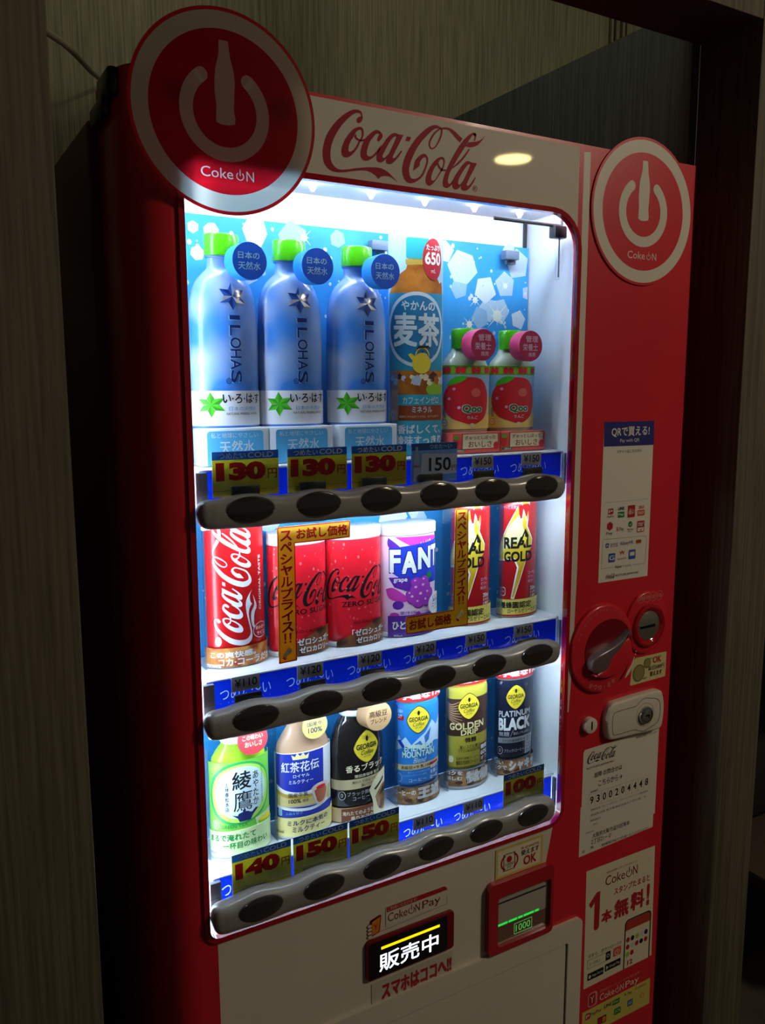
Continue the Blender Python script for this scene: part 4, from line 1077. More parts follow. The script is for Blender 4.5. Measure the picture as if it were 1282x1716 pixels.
# ------------------------------------------------------------------ water bottles
BOTTLE = mat('frosted_bottle', (120, 178, 246), 0.22, trans=0.55, ior=1.2, coat=0.4)
BOTTLE = noise_mat('bottle_refracted_blue', (70, 150, 248), (200, 220, 250), nscale=17, rough=0.25, spec=0.5, detail=1.0, lo=0.42, hi=0.74, coat=0.3)  # clear bottle: refracted backdrop blue and pale light put into the colour
BOTTLE.node_tree.nodes['Principled BSDF'].inputs['Transmission Weight'].default_value = 0.25
CAPG = mat('cap_green', (74, 178, 14), 0.28, coat=0.3)
EMB = mat('emboss_blue', (40, 84, 160), 0.18, coat=0.6); EMBD = mat('emboss_shade_blue', (20, 44, 112), 0.2, coat=0.4)
STANDW = mat('stand_white', (222, 232, 244), 0.35)
def water():
    s = Dummy(0.337, 0.0407, 0, 'water_bottle', 'tall clear water bottle, backdrop blue put into its colour, green cap, first in the top row', 'bottle', 'water bottles in the top row')
    prof = [(0.96, 1446), (1.0, 1452), (1.0, 1500), (1.01, 1535), (1.0, 1570), (0.985, 1588), (0.95, 1600), (0.90, 1608), (0.82, 1616), (0.71, 1623), (0.56, 1629), (0.45, 1633), (0.42, 1637), (0.42, 1645), (0.47, 1646), (0.47, 1648), (0.40, 1649)]
    s.body('bottle', prof, BOTTLE)
    a = Art()
    for k in range(6):                                          # flower mark, its relief shaded in flat tones
        t = math.radians(90 + 60 * k); cx, cz = 4.5, 1602
        p0 = (cx, cz); tip = (cx + 19 * math.cos(t), cz + 15.5 * math.sin(t))
        l = (cx + 10 * math.cos(t + .55), cz + 8.2 * math.sin(t + .55)); r = (cx + 10 * math.cos(t - .55), cz + 8.2 * math.sin(t - .55))
        a.poly([p0, l, tip], EMB, 4 + .2 * k); a.poly([p0, tip, r], EMBD if k % 2 else SILVER, 4 + .2 * k)
    for ch, z0, z1 in (('I', 1576, 1581), ('L', 1558, 1570), ('O', 1544, 1556), ('H', 1533, 1543), ('A', 1520, 1531.5), ('S', 1505, 1519)):
        a.text(ch, -0.5, z0, 12.5, z1, EMBD, 5, rot=-90, bold=.01); a.text(ch, -1.2, z0 - .6, 11.8, z1 - .6, LSKY, 4, rot=-90, bold=.01)  # pale offset copy paints the lit edge of each letter
    a.ring(-3, 1507, 2.4, 3.2, EMBD, 5); a.text('R', -4.2, 1505.6, -1.8, 1508.4, EMBD, 5)
    m = MB(); a.lay(m, s.fn(0.0004), step=s.r * .11); m.build('embossed_mark', s.t)['label'] = 'flower mark and letters, relief light and shade put into their colours'
    a = Art()
    cx, cz = -25, 1480
    for k in range(6):
        t = math.radians(92 + 60 * k)
        tip = (cx + 19 * math.cos(t), cz + 14.5 * math.sin(t)); l = (cx + 10 * math.cos(t + .5), cz + 7.6 * math.sin(t + .5)); r = (cx + 10 * math.cos(t - .5), cz + 7.6 * math.sin(t - .5))
        a.poly([(cx, cz), l, tip], GREEN, 2); a.poly([(cx, cz), tip, r], mat('ink_leaf_green', (52, 150, 30), .45), 2)
    a.text('い·ろ·は·す', -11, 1481.5, 42, 1493, BLACK, 2, bold=.02); a.text('日本の天然水', -4, 1473, 34, 1478, SKY, 2); a.text('NATURAL MINERAL WATER', -7, 1468.3, 36, 1471, BLACK, 2)
    s.wrap('label', a, 0.0006, 'white wrap label with green leaf mark', -66, 66, 1456, 1496, mat('label_white', (226, 230, 240), .4))
    m = MB(); rr = 0.0205 * Q
    m.lathe([(rr * .97, s.z(1647.5)), (rr, s.z(1649)), (rr, s.z(1669)), (rr * .94, s.z(1671.5)), (rr * .8, s.z(1672))], s.cx, s.cy - 0.002, CAPG, 40, 0.75)
    m.build('cap', s.t)['label'] = 'bright green cap'
    s.tag(s.cx + 0.0192, 1.6430, 0.0218, DEEPBLUE, mat('tag_side_blue', (40, 140, 226), .35), (('日本の', -14, 2, 12, 10), ('天然水', -14, -10, 13, -1)), skew=-0.004)
    a = Art(); a.poly(rr_pts(-36, 1409, 38, 1450.5, 4), mat('ink_sign_sky', (86, 180, 236), .45), 1); a.text('私と地球にやさしい', -31, 1442.5, 31, 1448.5, mat('ink_ice_text', (214, 232, 246), .45), 2); a.text('天然水', -20, 1424, 26, 1439.5, mat('ink_ice_text'), 2, bold=.01)
    a.text('540ml', 39, 1419, 49, 1422.5, BLACK, 2)
    m = MB(); X0, X1 = s.cx - 0.0428, s.cx + 0.0426
    m.box(X0, 0.036, s.base, X1, 0.064, s.z(1453.5), STANDW, 0.0015)
    a2 = Art(); a2.it = [([(x * Q, z) for x, z in vs], fs, mt, L) for vs, fs, mt, L in a.it]
    a2.lay(m, lambda u, v, off: (s.cx + u * 0.92 - 0.001, 0.036 - off, s.z(v * 1000)), clip=(-43, 43.4)); m.build('stand_card', s.t)['label'] = 'white stand with a sky blue sign'
    return s
w = water()
copy_tree(w.t, (0.421 - 0.337) * Q, 'tall clear water bottle, backdrop blue put into its colour, green cap, second in the top row')
copy_tree(w.t, (0.5127 - 0.337) * Q, 'tall clear water bottle, backdrop blue put into its colour, green cap, beside the amber tea bottle card')

# ------------------------------------------------------------------ barley tea card
s = Dummy(0.6008, 0.0435, 0, 'tea_bottle_card', 'large amber barley tea bottle printed on a curved card, teal label, top row', 'bottle card')
CARDPB = mat('card_pale_blue', (176, 214, 236), .45)
a = Art()
AMB = noise_mat('print_amber', (150, 78, 22), (204, 128, 50), nscale=30, rough=.4)
TEAP = mat('print_teal', (44, 150, 190), .45)
a.poly(resample([(-55, 1412), (-57, 1600), (-55, 1618), (-48, 1632), (-35, 1643), (-25, 1650), (-24, 1661), (5, 1664), (6, 1652), (18, 1643), (28, 1632), (36, 1615), (37, 1412)], 80, True), AMB, 1)
a.rrect(-27, 1661, 7, 1687, 3, mat('print_cap_teal', (48, 168, 178), .4), 2); a.poly([(-27, 1653), (7, 1655), (8, 1661), (-28, 1660)], GOLD, 2)
a.poly([(-57, 1521), (37, 1521), (37, 1620), (-57, 1618)], TEAP, 2); a.ring(-11, 1573, 43, 47.5, mat('print_ring_white', (206, 226, 238), .45), 3, n=64)
a.ell(-11, 1573, 43, 43, mat('print_teal_deep', (26, 120, 172), .45), 2.5, 64)
PT = mat('print_text_ice', (214, 232, 240), .45)
a.text('やかんの', -34, 1597, 17, 1609, PT, 4, bold=.03); a.text('麦茶', -47, 1551, 27, 1594, PT, 4, bold=.03)
a.ell(-4, 1530, 14, 13, YEL, 5); a.poly([(-16, 1532), (-24, 1541), (-20, 1543), (-12, 1538)], YEL, 5); a.ring(-3, 1540, 9, 10.5, YEL, 5, a0=0, a1=PI); a.poly([(-12, 1548), (-9, 1552), (6, 1553), (9, 1549), (5, 1550), (-8, 1549)], BLACK, 6); a.ell(-3, 1541, 7, 2.5, YEL, 5.5); a.ell(-3, 1545, 1.2, 1.2, BLACK, 6)
a.text('FROM', 14, 1538, 22, 1541, PT, 4)
for k in range(14): blob(-50 + k * 6.5, 1509 + random.uniform(-5, 5), random.uniform(4, 8), 5, random.choice((CREAM, TAN, ICE, AMBER, BROWN)), 3 + random.random(), random.random() * 3)
a.ell(20, 1497, 17, 10, LIME, 2.6); a.rect(-56, 1457, 37, 1478, mat('print_rust', (150, 66, 28), .45), 2)
a.rect(-40, 1476, 37, 1490, mat('print_bright_teal', (52, 170, 200), .45), 3); a.text('カフェインゼロ', -32, 1478, 26, 1487.5, PT, 4, bold=.02); a.text('ミネラル', -18, 1466.5, 13, 1474.5, PT, 4, bold=.02); a.text('·無香料ミネラルはナトリウム、カリウム等です', -38, 1460, 26, 1463, CREAM, 4)
a.text('0', -52, 1459.5, -46, 1469, PT, 5); a.ring(-49, 1464, 6, 6.6, PT, 4)
a.rect(-57, 1405, 38, 1456, mat('print_bright_teal'), 3); a.text('香ばしくて、', -40, 1439, 31, 1451, WHITE, 4, bold=.03); a.text('後味すっきり', -42, 1424, 33, 1437, WHITE, 4, bold=.03)
a.ell(14, 1662, 17.5, 26, CARDR, 4); a.text('たっぷり', 2, 1673, 26, 1680, WHITE, 5, bold=.02); a.text('650', 0, 1655, 28, 1671, WHITE, 5, bold=.03); a.text('mL', 10, 1645, 18, 1650, WHITE, 5)
a.it = [(vs, fs, mt, L) for vs, fs, mt, L in a.it]
m = MB(); n = 24
for zlo, zhi in ((1412.5, 1693.5),):
    vs = []; k = n + 1
    for ex in (0, -0.0009):
        for z in (zlo, zhi):
            for i in range(k): vs.append(s.fn(ex)((-60 + 100 * i / n) / 1000, z / 1000, 0))
    fs = []
    for i in range(n): fs += [[i, i + 1, k + i + 1, k + i], [2 * k + i, 3 * k + i, 3 * k + i + 1, 2 * k + i + 1], [i, 2 * k + i, 2 * k + i + 1, i + 1], [k + i, k + i + 1, 3 * k + i + 1, 3 * k + i]]
    fs += [[0, k, 3 * k, 2 * k], [n, 2 * k + n, 3 * k + n, k + n]]
    m.add(vs, fs, CARDPB)
a.lay(m, s.fn(), step=s.r * .11, clip=(-59.5, 39.5)); m.build('printed_card', s.t)
m = MB(); m.box(s.cx - 0.046, YC - 0.004, s.base, s.cx - 0.043, YC + 0.02, s.z(1520), CLEARP); m.build('holder_plate', s.t)['label'] = 'clear plastic holder plate'

# ------------------------------------------------------------------ apple juice bottles
JUICE = noise_mat('juice_bottle', (196, 214, 176), (208, 226, 214), nscale=12, rough=.2, coat=.4)
JUICE.node_tree.nodes['Principled BSDF'].inputs['Transmission Weight'].default_value = 0.3
def juice():
    s = Dummy(0.680, 0.038, 0, 'juice_bottle', 'small apple juice bottle with green cap, beside the tea bottle card', 'bottle', 'small juice bottles in the top row')
    s.body('bottle', [(0.98, 1438), (1.0, 1442), (1.0, 1520), (0.985, 1527), (0.90, 1534), (0.74, 1541), (0.62, 1546), (0.56, 1551), (0.55, 1556)], JUICE)
    a = Art()
    LB = noise_mat('juice_label_print', (206, 216, 190), (214, 220, 180), nscale=10, rough=.4)
    a.rect(-60, 1516, 60, 1528.5, GREEN, 1)
    for k in range(15): a.ell(-56 + 8 * k, 1522, 4.2, 5.2, CRIM if k % 3 else LIME, 1.5 + (k % 2) * .3, 16)
    a.poly([(x, z) for x, z in resample([(-11, 1513), (-28, 1508), (-44, 1497), (-50, 1483), (-45, 1468), (-34, 1458), (-16, 1452), (-3, 1449), (10, 1452), (24, 1462), (30, 1482), (24, 1500), (10, 1511), (-11, 1513)], 70)][:-1], CRIM, 2)
    a.poly(resample([(-43, 1501), (-36, 1509), (-24, 1514), (-10, 1513), (-18, 1507), (-30, 1503), (-43, 1501)], 30)[:-1], GREEN, 3)
    a.rect(-60, 1486, 60, 1516, LSKY, 1); a.rect(-60, 1443, 60, 1462, mat('ink_lemon', (240, 226, 130), .45), 1)
    a.ell(4, 1492, 8, 6, mat('ink_apple_light', (240, 110, 100), .4), 3, 20)
    for x, z in ((-38, 1484), (-22, 1472), (-30, 1497)): a.ell(x, z, 2.6, 2.0, PINK, 3, 12)
    a.text('Qoo', -18, 1463.3, 15, 1476.2, WHITE, 4, bold=.09); a.text('Qoo', -17, 1464, 14, 1475.5, DGREEN, 5, bold=.035); a.text('りんご', -9, 1456.5, 7, 1461, WHITE, 4, bold=.02)
    a.vtext('果汁20%', -47, 6.5, 1486, 1458.5, CARDR, 4, bold=.01); a.rrect(-53, 1447, -41, 1456, 4, CARDR, 3); a.rrect(-52.2, 1447.7, -41.8, 1455.3, 3.6, CREAM, 3.4); a.text('1本当り', -51, 1450, -43, 1453, CARDR, 4)
    a.ell(-2, 1448, 4, 3, CREAM, 4)
    s.wrap('label', a, 0.0006, 'printed label with a red apple', -60, 60, 1443, 1529, LB)
    m = MB(); rr = 0.0205 * Q
    m.lathe([(rr * .98, s.z(1551)), (rr, s.z(1552)), (rr * .985, s.z(1562)), (rr, s.z(1563)), (rr, s.z(1575)), (rr * .92, s.z(1577.5)), (rr * .7, s.z(1578))], s.cx - 0.001, s.cy - 0.002, CAPG, 40, .75); m.build('cap', s.t)['label'] = 'bright green cap'
    s.tag(s.cx + 0.0022, 1.5566, 0.0218, ROSE, mat('tag_side_rose', (206, 60, 112), .35), (('管理', -9, 5, 13, 14), ('栄養士', -14, -7, 13, 3), ('推奨', -4, -15, 9, -9)), skew=-0.004, txt=PINK)
    m = MB(); X0, X1 = s.cx - 0.0412, s.cx + 0.0412
    m.box(X0, 0.035, s.base, X1, 0.062, s.z(1438.5), mat('juice_stand_red', (222, 84, 74), .4), 0.0015)
    a = Art(); a.rect(-25, 1417, 38, 1436.5, CREAM, 2); a.rect(-26.5, 1415.8, 39.5, 1437.5, CARDR, 1.5); a.text('ぎゅっとしぼった', -21, 1429, 34, 1434.5, mat('ink_red_brown', (150, 44, 30), .5), 3, bold=.015); a.text('おいしさ', -15, 1418.5, 27, 1427, mat('ink_red_brown'), 3, bold=.015)
    a.ell(-36, 1432, 5, 2.4, GREEN, 3); a.ell(-37, 1424, 6, 6.5, CRIM, 2); a.ell(35, 1420, 5, 5.5, CRIM, 4); a.rect(-41, 1413, -22, 1416.5, DGREEN, 4); a.text('280ml', -36, 1413.4, -24, 1416, WHITE, 5)
    a.lay(m, lambda u, v, off: (s.cx + u * Q * .94, 0.035 - off, s.z(v * 1000)), clip=(-41.5, 42)); m.build('stand_card', s.t)['label'] = 'red stand with a cream sign'
    return s
w = juice()
copy_tree(w.t, (0.761 - 0.680) * Q, 'small apple juice bottle with green cap, last in the top row')

# ------------------------------------------------------------------ middle row
CANW = mat('can_white_plastic', (226, 226, 230), .35, coat=.3)
def slip(s, lines, u0, u1, z0, z1, mt, extra=0.0022, deco=None, label=None):
    a = Art()
    if deco: deco(a)
    for t in lines: a.text(*t[:6], L=4, bold=t[6] if len(t) > 6 else .02)
    return s.wrap('catch_copy_slip', a, extra, label, u0, u1, z0, z1, mt)
# red cola can, upright script
s = Dummy(0.3412, 0.0367, 1, 'cola_can', 'slim red cola can with white script running upward, first in the middle row', 'can')
CANR = mat('can_red', (206, 24, 30), .3, .25, coat=.4)
a = Art()
a.logo(-37, 1192, 15, 1348, mat('ink_silver_white', (216, 220, 232), .35), 2, rot=90)
a.text('ORIGINAL TASTE', 26.5, 1232, 31, 1300, mat('ink_silver_white'), 2, rot=90, bold=.02)
a.ribbon([(16, 1253), (18, 1240), (13, 1230), (14, 1215), (22, 1204)], [(16, 1253), (22, 1238), (18, 1230), (17, 1217), (22, 1204)], mat('ink_silver_white'), 2)
a.ell(29, 1207, 14, 10, mat('ink_silver_white'), 3); a.ell(29, 1207, 13, 9.2, CARDR, 3.4); a.text('飲みきり', 19, 1208, 39, 1212.5, WHITE, 4, bold=.01); a.text('サイズ', 21, 1201, 37, 1206, WHITE, 4, bold=.01)
a.ell(-31, 1199, 5, 6, WHITE, 3); a.text('1本当り', -35, 1199, -27, 1201.5, BLACK, 4)
s.body('can', rim_can(1350, 1181), CANR, a)
FOOD = noise_mat('print_food', (150, 60, 30), (226, 160, 84), nscale=70, rough=.45)
FOODD = noise_mat('print_coffee', (36, 18, 14), (190, 140, 92), nscale=75, rough=.45)
TREET = noise_mat('print_treat', (44, 24, 22), (150, 92, 54), nscale=45, rough=.45)
slip(s, [('この爽快感。', -42, 1179, 16, 1187, WHITE, .035), ('コカ·コーラだけ。', -30, 1169, 47, 1178.5, WHITE, .035)], -63, 62, 1161, 1191, FOOD, deco=lambda a: (a.rect(-55, 1163, -27, 1171, WHITE, 2), a.text('250ml', -53, 1164.5, -30, 1169.5, BLACK, 3)))
s.tray(); s.holder(1345)
# zero sugar cans
CANZ = noise_mat('can_bright_red', (226, 26, 44), (236, 40, 56), nscale=6, rough=.3, coat=.4)
def zero():
    s = Dummy(0.424, 0.0393, 1, 'cola_can', 'wide red zero sugar can with black script, partly behind the banner', 'can', 'zero sugar cola cans in the middle row')
    a = Art()
    a.logo(-60, 1228, 66, 1270, BLACK, 2)
    a.text('ZERO SUGAR', -28, 1219, 47, 1226, BLACK, 2, bold=.015); a.text('NO CALORIES', -11, 1195, 31, 1198.6, BLACK, 2)
    DROP = mat('dew_drop', (244, 120, 124), .12, coat=1.0)
    random.seed(5)
    for k in range(60): a.ell(random.uniform(-58, 58), random.uniform(1186, 1306), random.choice((.8, 1.0, 1.6)), random.choice((1.0, 1.3, 2.0)), DROP, 3, 10)
    s.body('can', [(0.93, 1172), (0.99, 1176), (1.0, 1181), (1.0, 1300), (0.985, 1305), (0.96, 1308)], CANZ, a)
    m = MB(); m.lathe([(s.r * .99, s.z(1307)), (s.r * 1.01, s.z(1308)), (s.r * 1.01, s.z(1320)), (s.r * 1.0, s.z(1321.5)), (s.r * .96, s.z(1322))], s.cx, s.cy, CANW, 56, KB); m.build('cap', s.t)['label'] = 'white plastic lid'
    def deco(a):
        a.poly([(-36, 1160), (44, 1160), (44, 1199.5), (20, 1198), (-36, 1173)], TREET, 1)
    a = Art(); deco(a); a.text('「ゼロシュガー', -14, 1180, 43, 1189, WHITE, 4, bold=.035); a.text('ゼロカロリー。', -8, 1170, 43, 1178, WHITE, 4, bold=.035)
    s.wrap('catch_copy_slip', a, 0.0022, 'dark printed slip with white characters', -36, 44, 1164, 1173, TREET)
    s.tray()
    return s
w = zero()
copy_tree(w.t, (0.5054 - 0.424) * Q, 'wide red zero sugar can with black script, beside the purple grape soda can')
# grape soda can
s = Dummy(0.590, 0.0425, 1, 'soda_can', 'wide pink and purple grape soda can with white lid', 'can')
CANP = noise_mat('can_pink', (238, 200, 234), (246, 220, 242), nscale=7, rough=.3, coat=.3)
a = Art()
a.poly(resample([(-34, 1303), (10, 1302), (40, 1300), (50, 1296), (45, 1275), (20, 1281), (-8, 1290), (-24, 1298), (-34, 1303)], 60)[:-1], MAGENTA, 1)
a.poly(resample([(-46, 1302), (-34, 1296), (-24, 1288), (-22, 1280), (-30, 1284), (-42, 1288), (-47, 1294), (-46, 1302)], 40)[:-1], PURPLE, 1.5)
a.poly(resample([(-44, 1288), (52, 1296), (54, 1236), (20, 1236), (0, 1236), (-30, 1250), (-40, 1256), (-44, 1288)], 60, False)[:-1], mat('ink_cobalt', (40, 64, 205), .4), 2)
for ch, x0, z0, x1, z1 in (('F', -42, 1255, -24, 1286), ('A', -22, 1253, 0, 1283), ('N', 2, 1257, 26, 1287), ('T', 27, 1258, 46, 1288), ('A', 45, 1258, 64, 1285)):
    a.text(ch, x0 - 1.5, z0 - 1.5, x1 + 1.5, z1 + 1.5, mat('ink_cobalt_dark', (24, 34, 140), .4), 3, bold=.10); a.text(ch, x0, z0, x1, z1, WHITE, 4, bold=.05)
a.poly([(-44, 1248), (-12, 1249), (-8, 1242), (2, 1224), (-34, 1235)], PURPLE, 3); a.text('grape', -35, 1240.5, -14, 1246.5, WHITE, 4, bold=.02)
a.poly(resample([(-50, 1232), (-36, 1234), (-18, 1224), (-12, 1216), (-24, 1214), (-44, 1220), (-50, 1232)], 40)[:-1], MAGENTA, 2); a.ell(-28, 1210, 9, 6, PURPLE, 2)
GR = mat('ink_grape', (170, 60, 190), .4)
for x, z, r in ((2, 1230, 11), (14, 1232, 11), (22, 1222, 10), (10, 1220, 12), (-4, 1218, 10), (4, 1211, 9), (18, 1212, 9), (0, 1240, 8), (14, 1241, 8), (-9, 1224, 7)):
    a.ell(x, z, r * 1.08, r * .84, mat('ink_grape_dark', (110, 28, 140), .4), 4, 22); a.ell(x - .6, z + .5, r, r * .76, GR, 4.4 , 22); a.ell(x - r * .3, z + r * .3, r * .22, r * .16, PINK, 5, 10)
a.poly([(16, 1247), (24, 1253), (30, 1246), (24, 1241)], DGREEN, 5)
a.text('果汁1%', -25, 1196, 0, 1201.5, PURPLE, 5); a.ell(-34, 1196, 8, 4, MAGENTA, 2); a.ell(3, 1196, 4, 3, MAGENTA, 2)
s.body('can', [(0.93, 1172), (0.99, 1176), (1.0, 1181), (1.0, 1290), (0.98, 1300), (0.96, 1305)], CANP, a)
m = MB(); m.lathe([(s.r * .98, s.z(1304)), (s.r * 1.02, s.z(1305)), (s.r * 1.02, s.z(1317)), (s.r * 1.0, s.z(1318.5)), (s.r * .95, s.z(1319))], s.cx, s.cy, CANW, 56, KB); m.build('cap', s.t)['label'] = 'white plastic lid'
PSL = mat('slip_purple', (86, 40, 150), .4)
slip(s, [('ひとくちで、', -36, 1177, 20, 1189, WHITE, .04), ('350ml', -34, 1166, -22, 1170, WHITE, .01)], -44, 60, 1163, 1196, PSL, deco=lambda a: (a.ell(38, 1206, 20, 16, WHITE, 2), a.text('まるごと', 27, 1214, 45, 1217.5, VIO, 3), a.text('果実', 27, 1208, 45, 1213, VIO, 3), a.text('エキス', 26, 1201, 47, 1207, VIO, 3), a.text('入り', 30, 1196.5, 41, 1200, VIO, 3)))
s.tray()
# gold energy cans
def energy():
    s = Dummy(0.6916, 0.0318, 1, 'energy_drink_can', 'slim red and gold energy drink can with a lightning bolt, behind the second banner', 'can', 'energy drink cans in the middle row')
    a = Art()
    BOLT = noise_mat('can_gold', (206, 168, 30), (232, 206, 70), nscale=20, rough=.28, coat=.3)
    PALE = ink('pale_gold', (240, 232, 170))
    a.poly([(-9, 1338), (8, 1338), (3, 1300), (14, 1280), (12, 1268), (6, 1262), (-18, 1193), (-24, 1194), (-14, 1240), (-20, 1252), (-54, 1249), (-58, 1262), (-40, 1290)], WHITE, 1)
    a.poly([(-8, 1338), (7, 1338), (1, 1300), (13, 1279), (10, 1266), (4, 1260), (-19, 1195), (-22, 1196), (-11, 1240), (-18, 1254), (-52, 1252), (-56, 1263), (-38, 1290)], BOLT, 1.5)
    a.poly([(-30, 1300), (-12, 1318), (-4, 1296), (2, 1282), (-36, 1268), (-50, 1256), (-44, 1276)], PALE, 2)
    a.text('REAL', -39, 1268, 12, 1285, BLACK, 3, bold=.045); a.text('GOLD', -38, 1248.5, 13, 1264, BLACK, 3, bold=.045)
    a.poly([(-8, 1283), (-1, 1297), (6, 1285)], BLACK, 3.4); a.poly([(-2, 1290), (-6, 1280), (-2, 1280), (-4, 1272), (3, 1283), (-1, 1283)], YEL, 4)
    a.text('シャキッと元気!', -52, 1326, -16, 1331, PINK, 3); a.text('ローヤル', 7, 1228, 21, 1233, PINK, 3); a.text('ゼリー', 6, 1222, 20, 1227, PINK, 3); a.text('配合', 6, 1216, 18, 1220, PINK, 3)
    a.rrect(-47, 1198, -34, 1211, 4, WHITE, 2); a.rrect(-46, 1199, -35, 1210, 3.5, CARDR, 2.5); a.text('1本当り', -45, 1203, -36, 1206, WHITE, 3)
    a.rect(10, 1192, 26, 1212, CARDR, 4); a.text('250ml', 11, 1204, 25, 1210, WHITE, 5, bold=.03); a.text('シャキ', 11, 1198, 25, 1203, WHITE, 5, bold=.03); a.text('と爽快', 11, 1192.5, 25, 1197.5, WHITE, 5, bold=.03)
    s.body('can', rim_can(1338, 1181), mat('can_red_energy', (200, 30, 38), .3, .2, coat=.4), a)
    def deco(a):
        a.rect(-58, 1168, 58, 1170.5, CARDR, 2)
    slip(s, [('杉養蜂園認定', -52, 1180, 10, 1190, BLACK, .025), ('ローヤルゼリーエキス', -28, 1172.5, 25, 1179.5, BLACK, .015), ('250ml', -55, 1162, -34, 1167, BLACK, .0)], -58, 58, 1159, 1193, mat('slip_yellow', (240, 224, 110), .4), deco=deco)
    s.tray(); s.holder(1338)
    return s
w = energy()
copy_tree(w.t, (0.7778 - 0.6916) * Q, 'slim red and gold energy drink can with a lightning bolt, last in the middle row')

# ------------------------------------------------------------------ bottom row
s = Dummy(0.3392, 0.0378, 2, 'green_tea_bottle', 'green tea bottle with pale round label and teapot mark, first in the bottom row', 'bottle')
TEA = noise_mat('tea_bottle_green', (126, 196, 44), (186, 216, 60), nscale=9, rough=.25, coat=.4)
s.body('bottle', [(0.97, 914), (1.0, 918), (1.0, 1025), (0.985, 1036), (0.90, 1048), (0.74, 1057), (0.60, 1063), (0.56, 1066), (0.56, 1074)], TEA)
a = Art()
LTE = noise_mat('tea_label', (90, 190, 60), (150, 214, 90), nscale=14, rough=.4)
a.ell(-6, 1004, 46, 41, mat('ink_tea_ring', (40, 160, 84), .4), 1, 56); a.ell(-5, 1004, 42, 38, mat('ink_tea_lime', (176, 222, 90), .4), 1.5, 56); a.ell(-5, 1005, 36, 34, mat('ink_tea_pale', (196, 226, 222), .4), 2, 56); a.ell(-4, 1006, 27, 30, mat('ink_tea_mist', (206, 228, 240), .4), 2.5, 56)
a.text('綾', -16, 1009, 8, 1033, BLACK, 4, bold=.015); a.text('鷹', -15, 981, 9, 1007, BLACK, 4)
a.vtext('あやたか', 14, 8, 1030, 984, BLACK, 4, bold=.01); a.vtext('上林春松本店', -23, 5, 1021, 982, BLACK, 4, bold=.01); a.vtext('旨みほろやかまろやか濃茶', 24, 3.4, 1033, 984, DGREEN, 4)
a.poly(resample([(-17, 977), (-10, 972), (-8, 967), (6, 967), (9, 973), (17, 980), (13, 981), (6, 975), (4, 979), (-2, 980), (-9, 978), (-10, 975), (-17, 977)], 60, False)[:-1], NAVY, 4); a.ell(-2, 981, 2, 1.6, NAVY, 4); a.rrect(-34, 981, -27, 993, 3, LGREY, 4)
a.text('GREEN TEA', -32, 960, 2, 964.5, DGREEN, 4); a.text('0', -44, 961, -39, 970, MINT, 5); a.ring(-41.5, 965.5, 5.5, 6.2, MINT, 4)
a.poly(resample([(12, 967), (51, 970), (46, 945), (40, 936), (26, 937), (18, 945), (12, 967)], 40)[:-1], mat('ink_cup_pale', (214, 232, 190), .3), 4.4); a.poly(resample([(16, 962), (47, 965), (43, 946), (38, 939), (27, 940), (21, 947), (16, 962)], 40)[:-1], LIME, 5); a.ell(32, 963, 15, 3.5, YEL, 5.5)
s.wrap('label', a, 0.0006, None, -59, 59, 955, 1046, LTE)
a = Art(); a.text('まるで淹れたて', -51, 944, 12, 953, DGREEN, 4, bold=.02); a.text('一杯目の味わい', -30, 933, 30, 942, DGREEN, 4, bold=.02); a.rect(-58, 926, -34, 932, WHITE, 3); a.text('280ml', -56, 927, -37, 931, BLACK, 4)
s.wrap('catch_copy_slip', a, 0.0018, 'pale green slip with dark characters', -62, 60, 923, 957, mat('slip_mint', (206, 228, 170), .4))
m = MB(); rr = 0.022 * Q; m.lathe([(rr, s.z(1066)), (rr * 1.03, s.z(1067)), (rr * 1.03, s.z(1073)), (rr, s.z(1074))], s.cx, s.cy, mat('neck_clear_white', (220, 228, 228), .25), 36, .7); m.lathe([(rr * .95, s.z(1075)), (rr * .95, s.z(1093)), (rr * .88, s.z(1095))], s.cx, s.cy, CANW, 36, .7); m.build('cap', s.t)['label'] = 'white cap'
s.tag(0.3577, 1.0625, 0.0205, mat('tag_coral', (206, 62, 72), .4), mat('tag_coral_side', (190, 54, 66), .4), (('この味わい', -14, 0, 13, 7), ('おいしさ', -11, -9, 12, -2)), txt=CREAM, depth=0.004, skew=0.0, ty=0.038)
s.tray(); s.holder(1065)
# milk tea
s = Dummy(0.4268, 0.0382, 2, 'milk_tea_bottle', 'milk tea bottle with royal blue crowned label', 'bottle')
MILKT = noise_mat('milk_tea', (176, 138, 112), (192, 156, 130), nscale=6, rough=.25, coat=.4)
s.body('bottle', [(0.97, 916), (1.0, 920), (1.0, 1030), (0.97, 1040), (0.86, 1050), (0.68, 1060), (0.54, 1068), (0.50, 1075), (0.50, 1082)], MILKT)
a = Art()
RB = mat('ink_royal_blue', (36, 52, 168), .4)
a.poly([(-53, 1037), (22, 1037), (22, 990), (-4, 983), (-30, 986), (-53, 996)], RB, 1)
a.poly([(22, 1037), (60, 1037), (60, 1000), (22, 990)], mat('ink_pearl', (224, 224, 230), .4), 1)
a.ribbon([(-53, 996), (-30, 987), (-4, 984), (24, 990)], [(-53, 993), (-30, 984), (-4, 981), (24, 987)], WHITE, 2); a.ribbon([(-53, 990), (-30, 982), (-4, 979), (30, 984)], [(-53, 985), (-30, 977), (-4, 975), (30, 981)], GOLD, 2)
a.poly([(-22, 1029), (-24, 1036), (-19, 1033), (-16, 1038), (-12, 1033.5), (-8, 1038), (-5, 1033), (0, 1036), (-2, 1029)], mat('ink_cream_gold', (236, 222, 160), .4), 3)
a.text('紅茶花伝', -40, 1012, 14, 1026, WHITE, 3, bold=.015); a.text('ロイヤル', -22, 1004.5, 0, 1009, WHITE, 3, bold=.01); a.text('ミルクティー', -28, 996, 5, 1001.5, WHITE, 3, bold=.01)
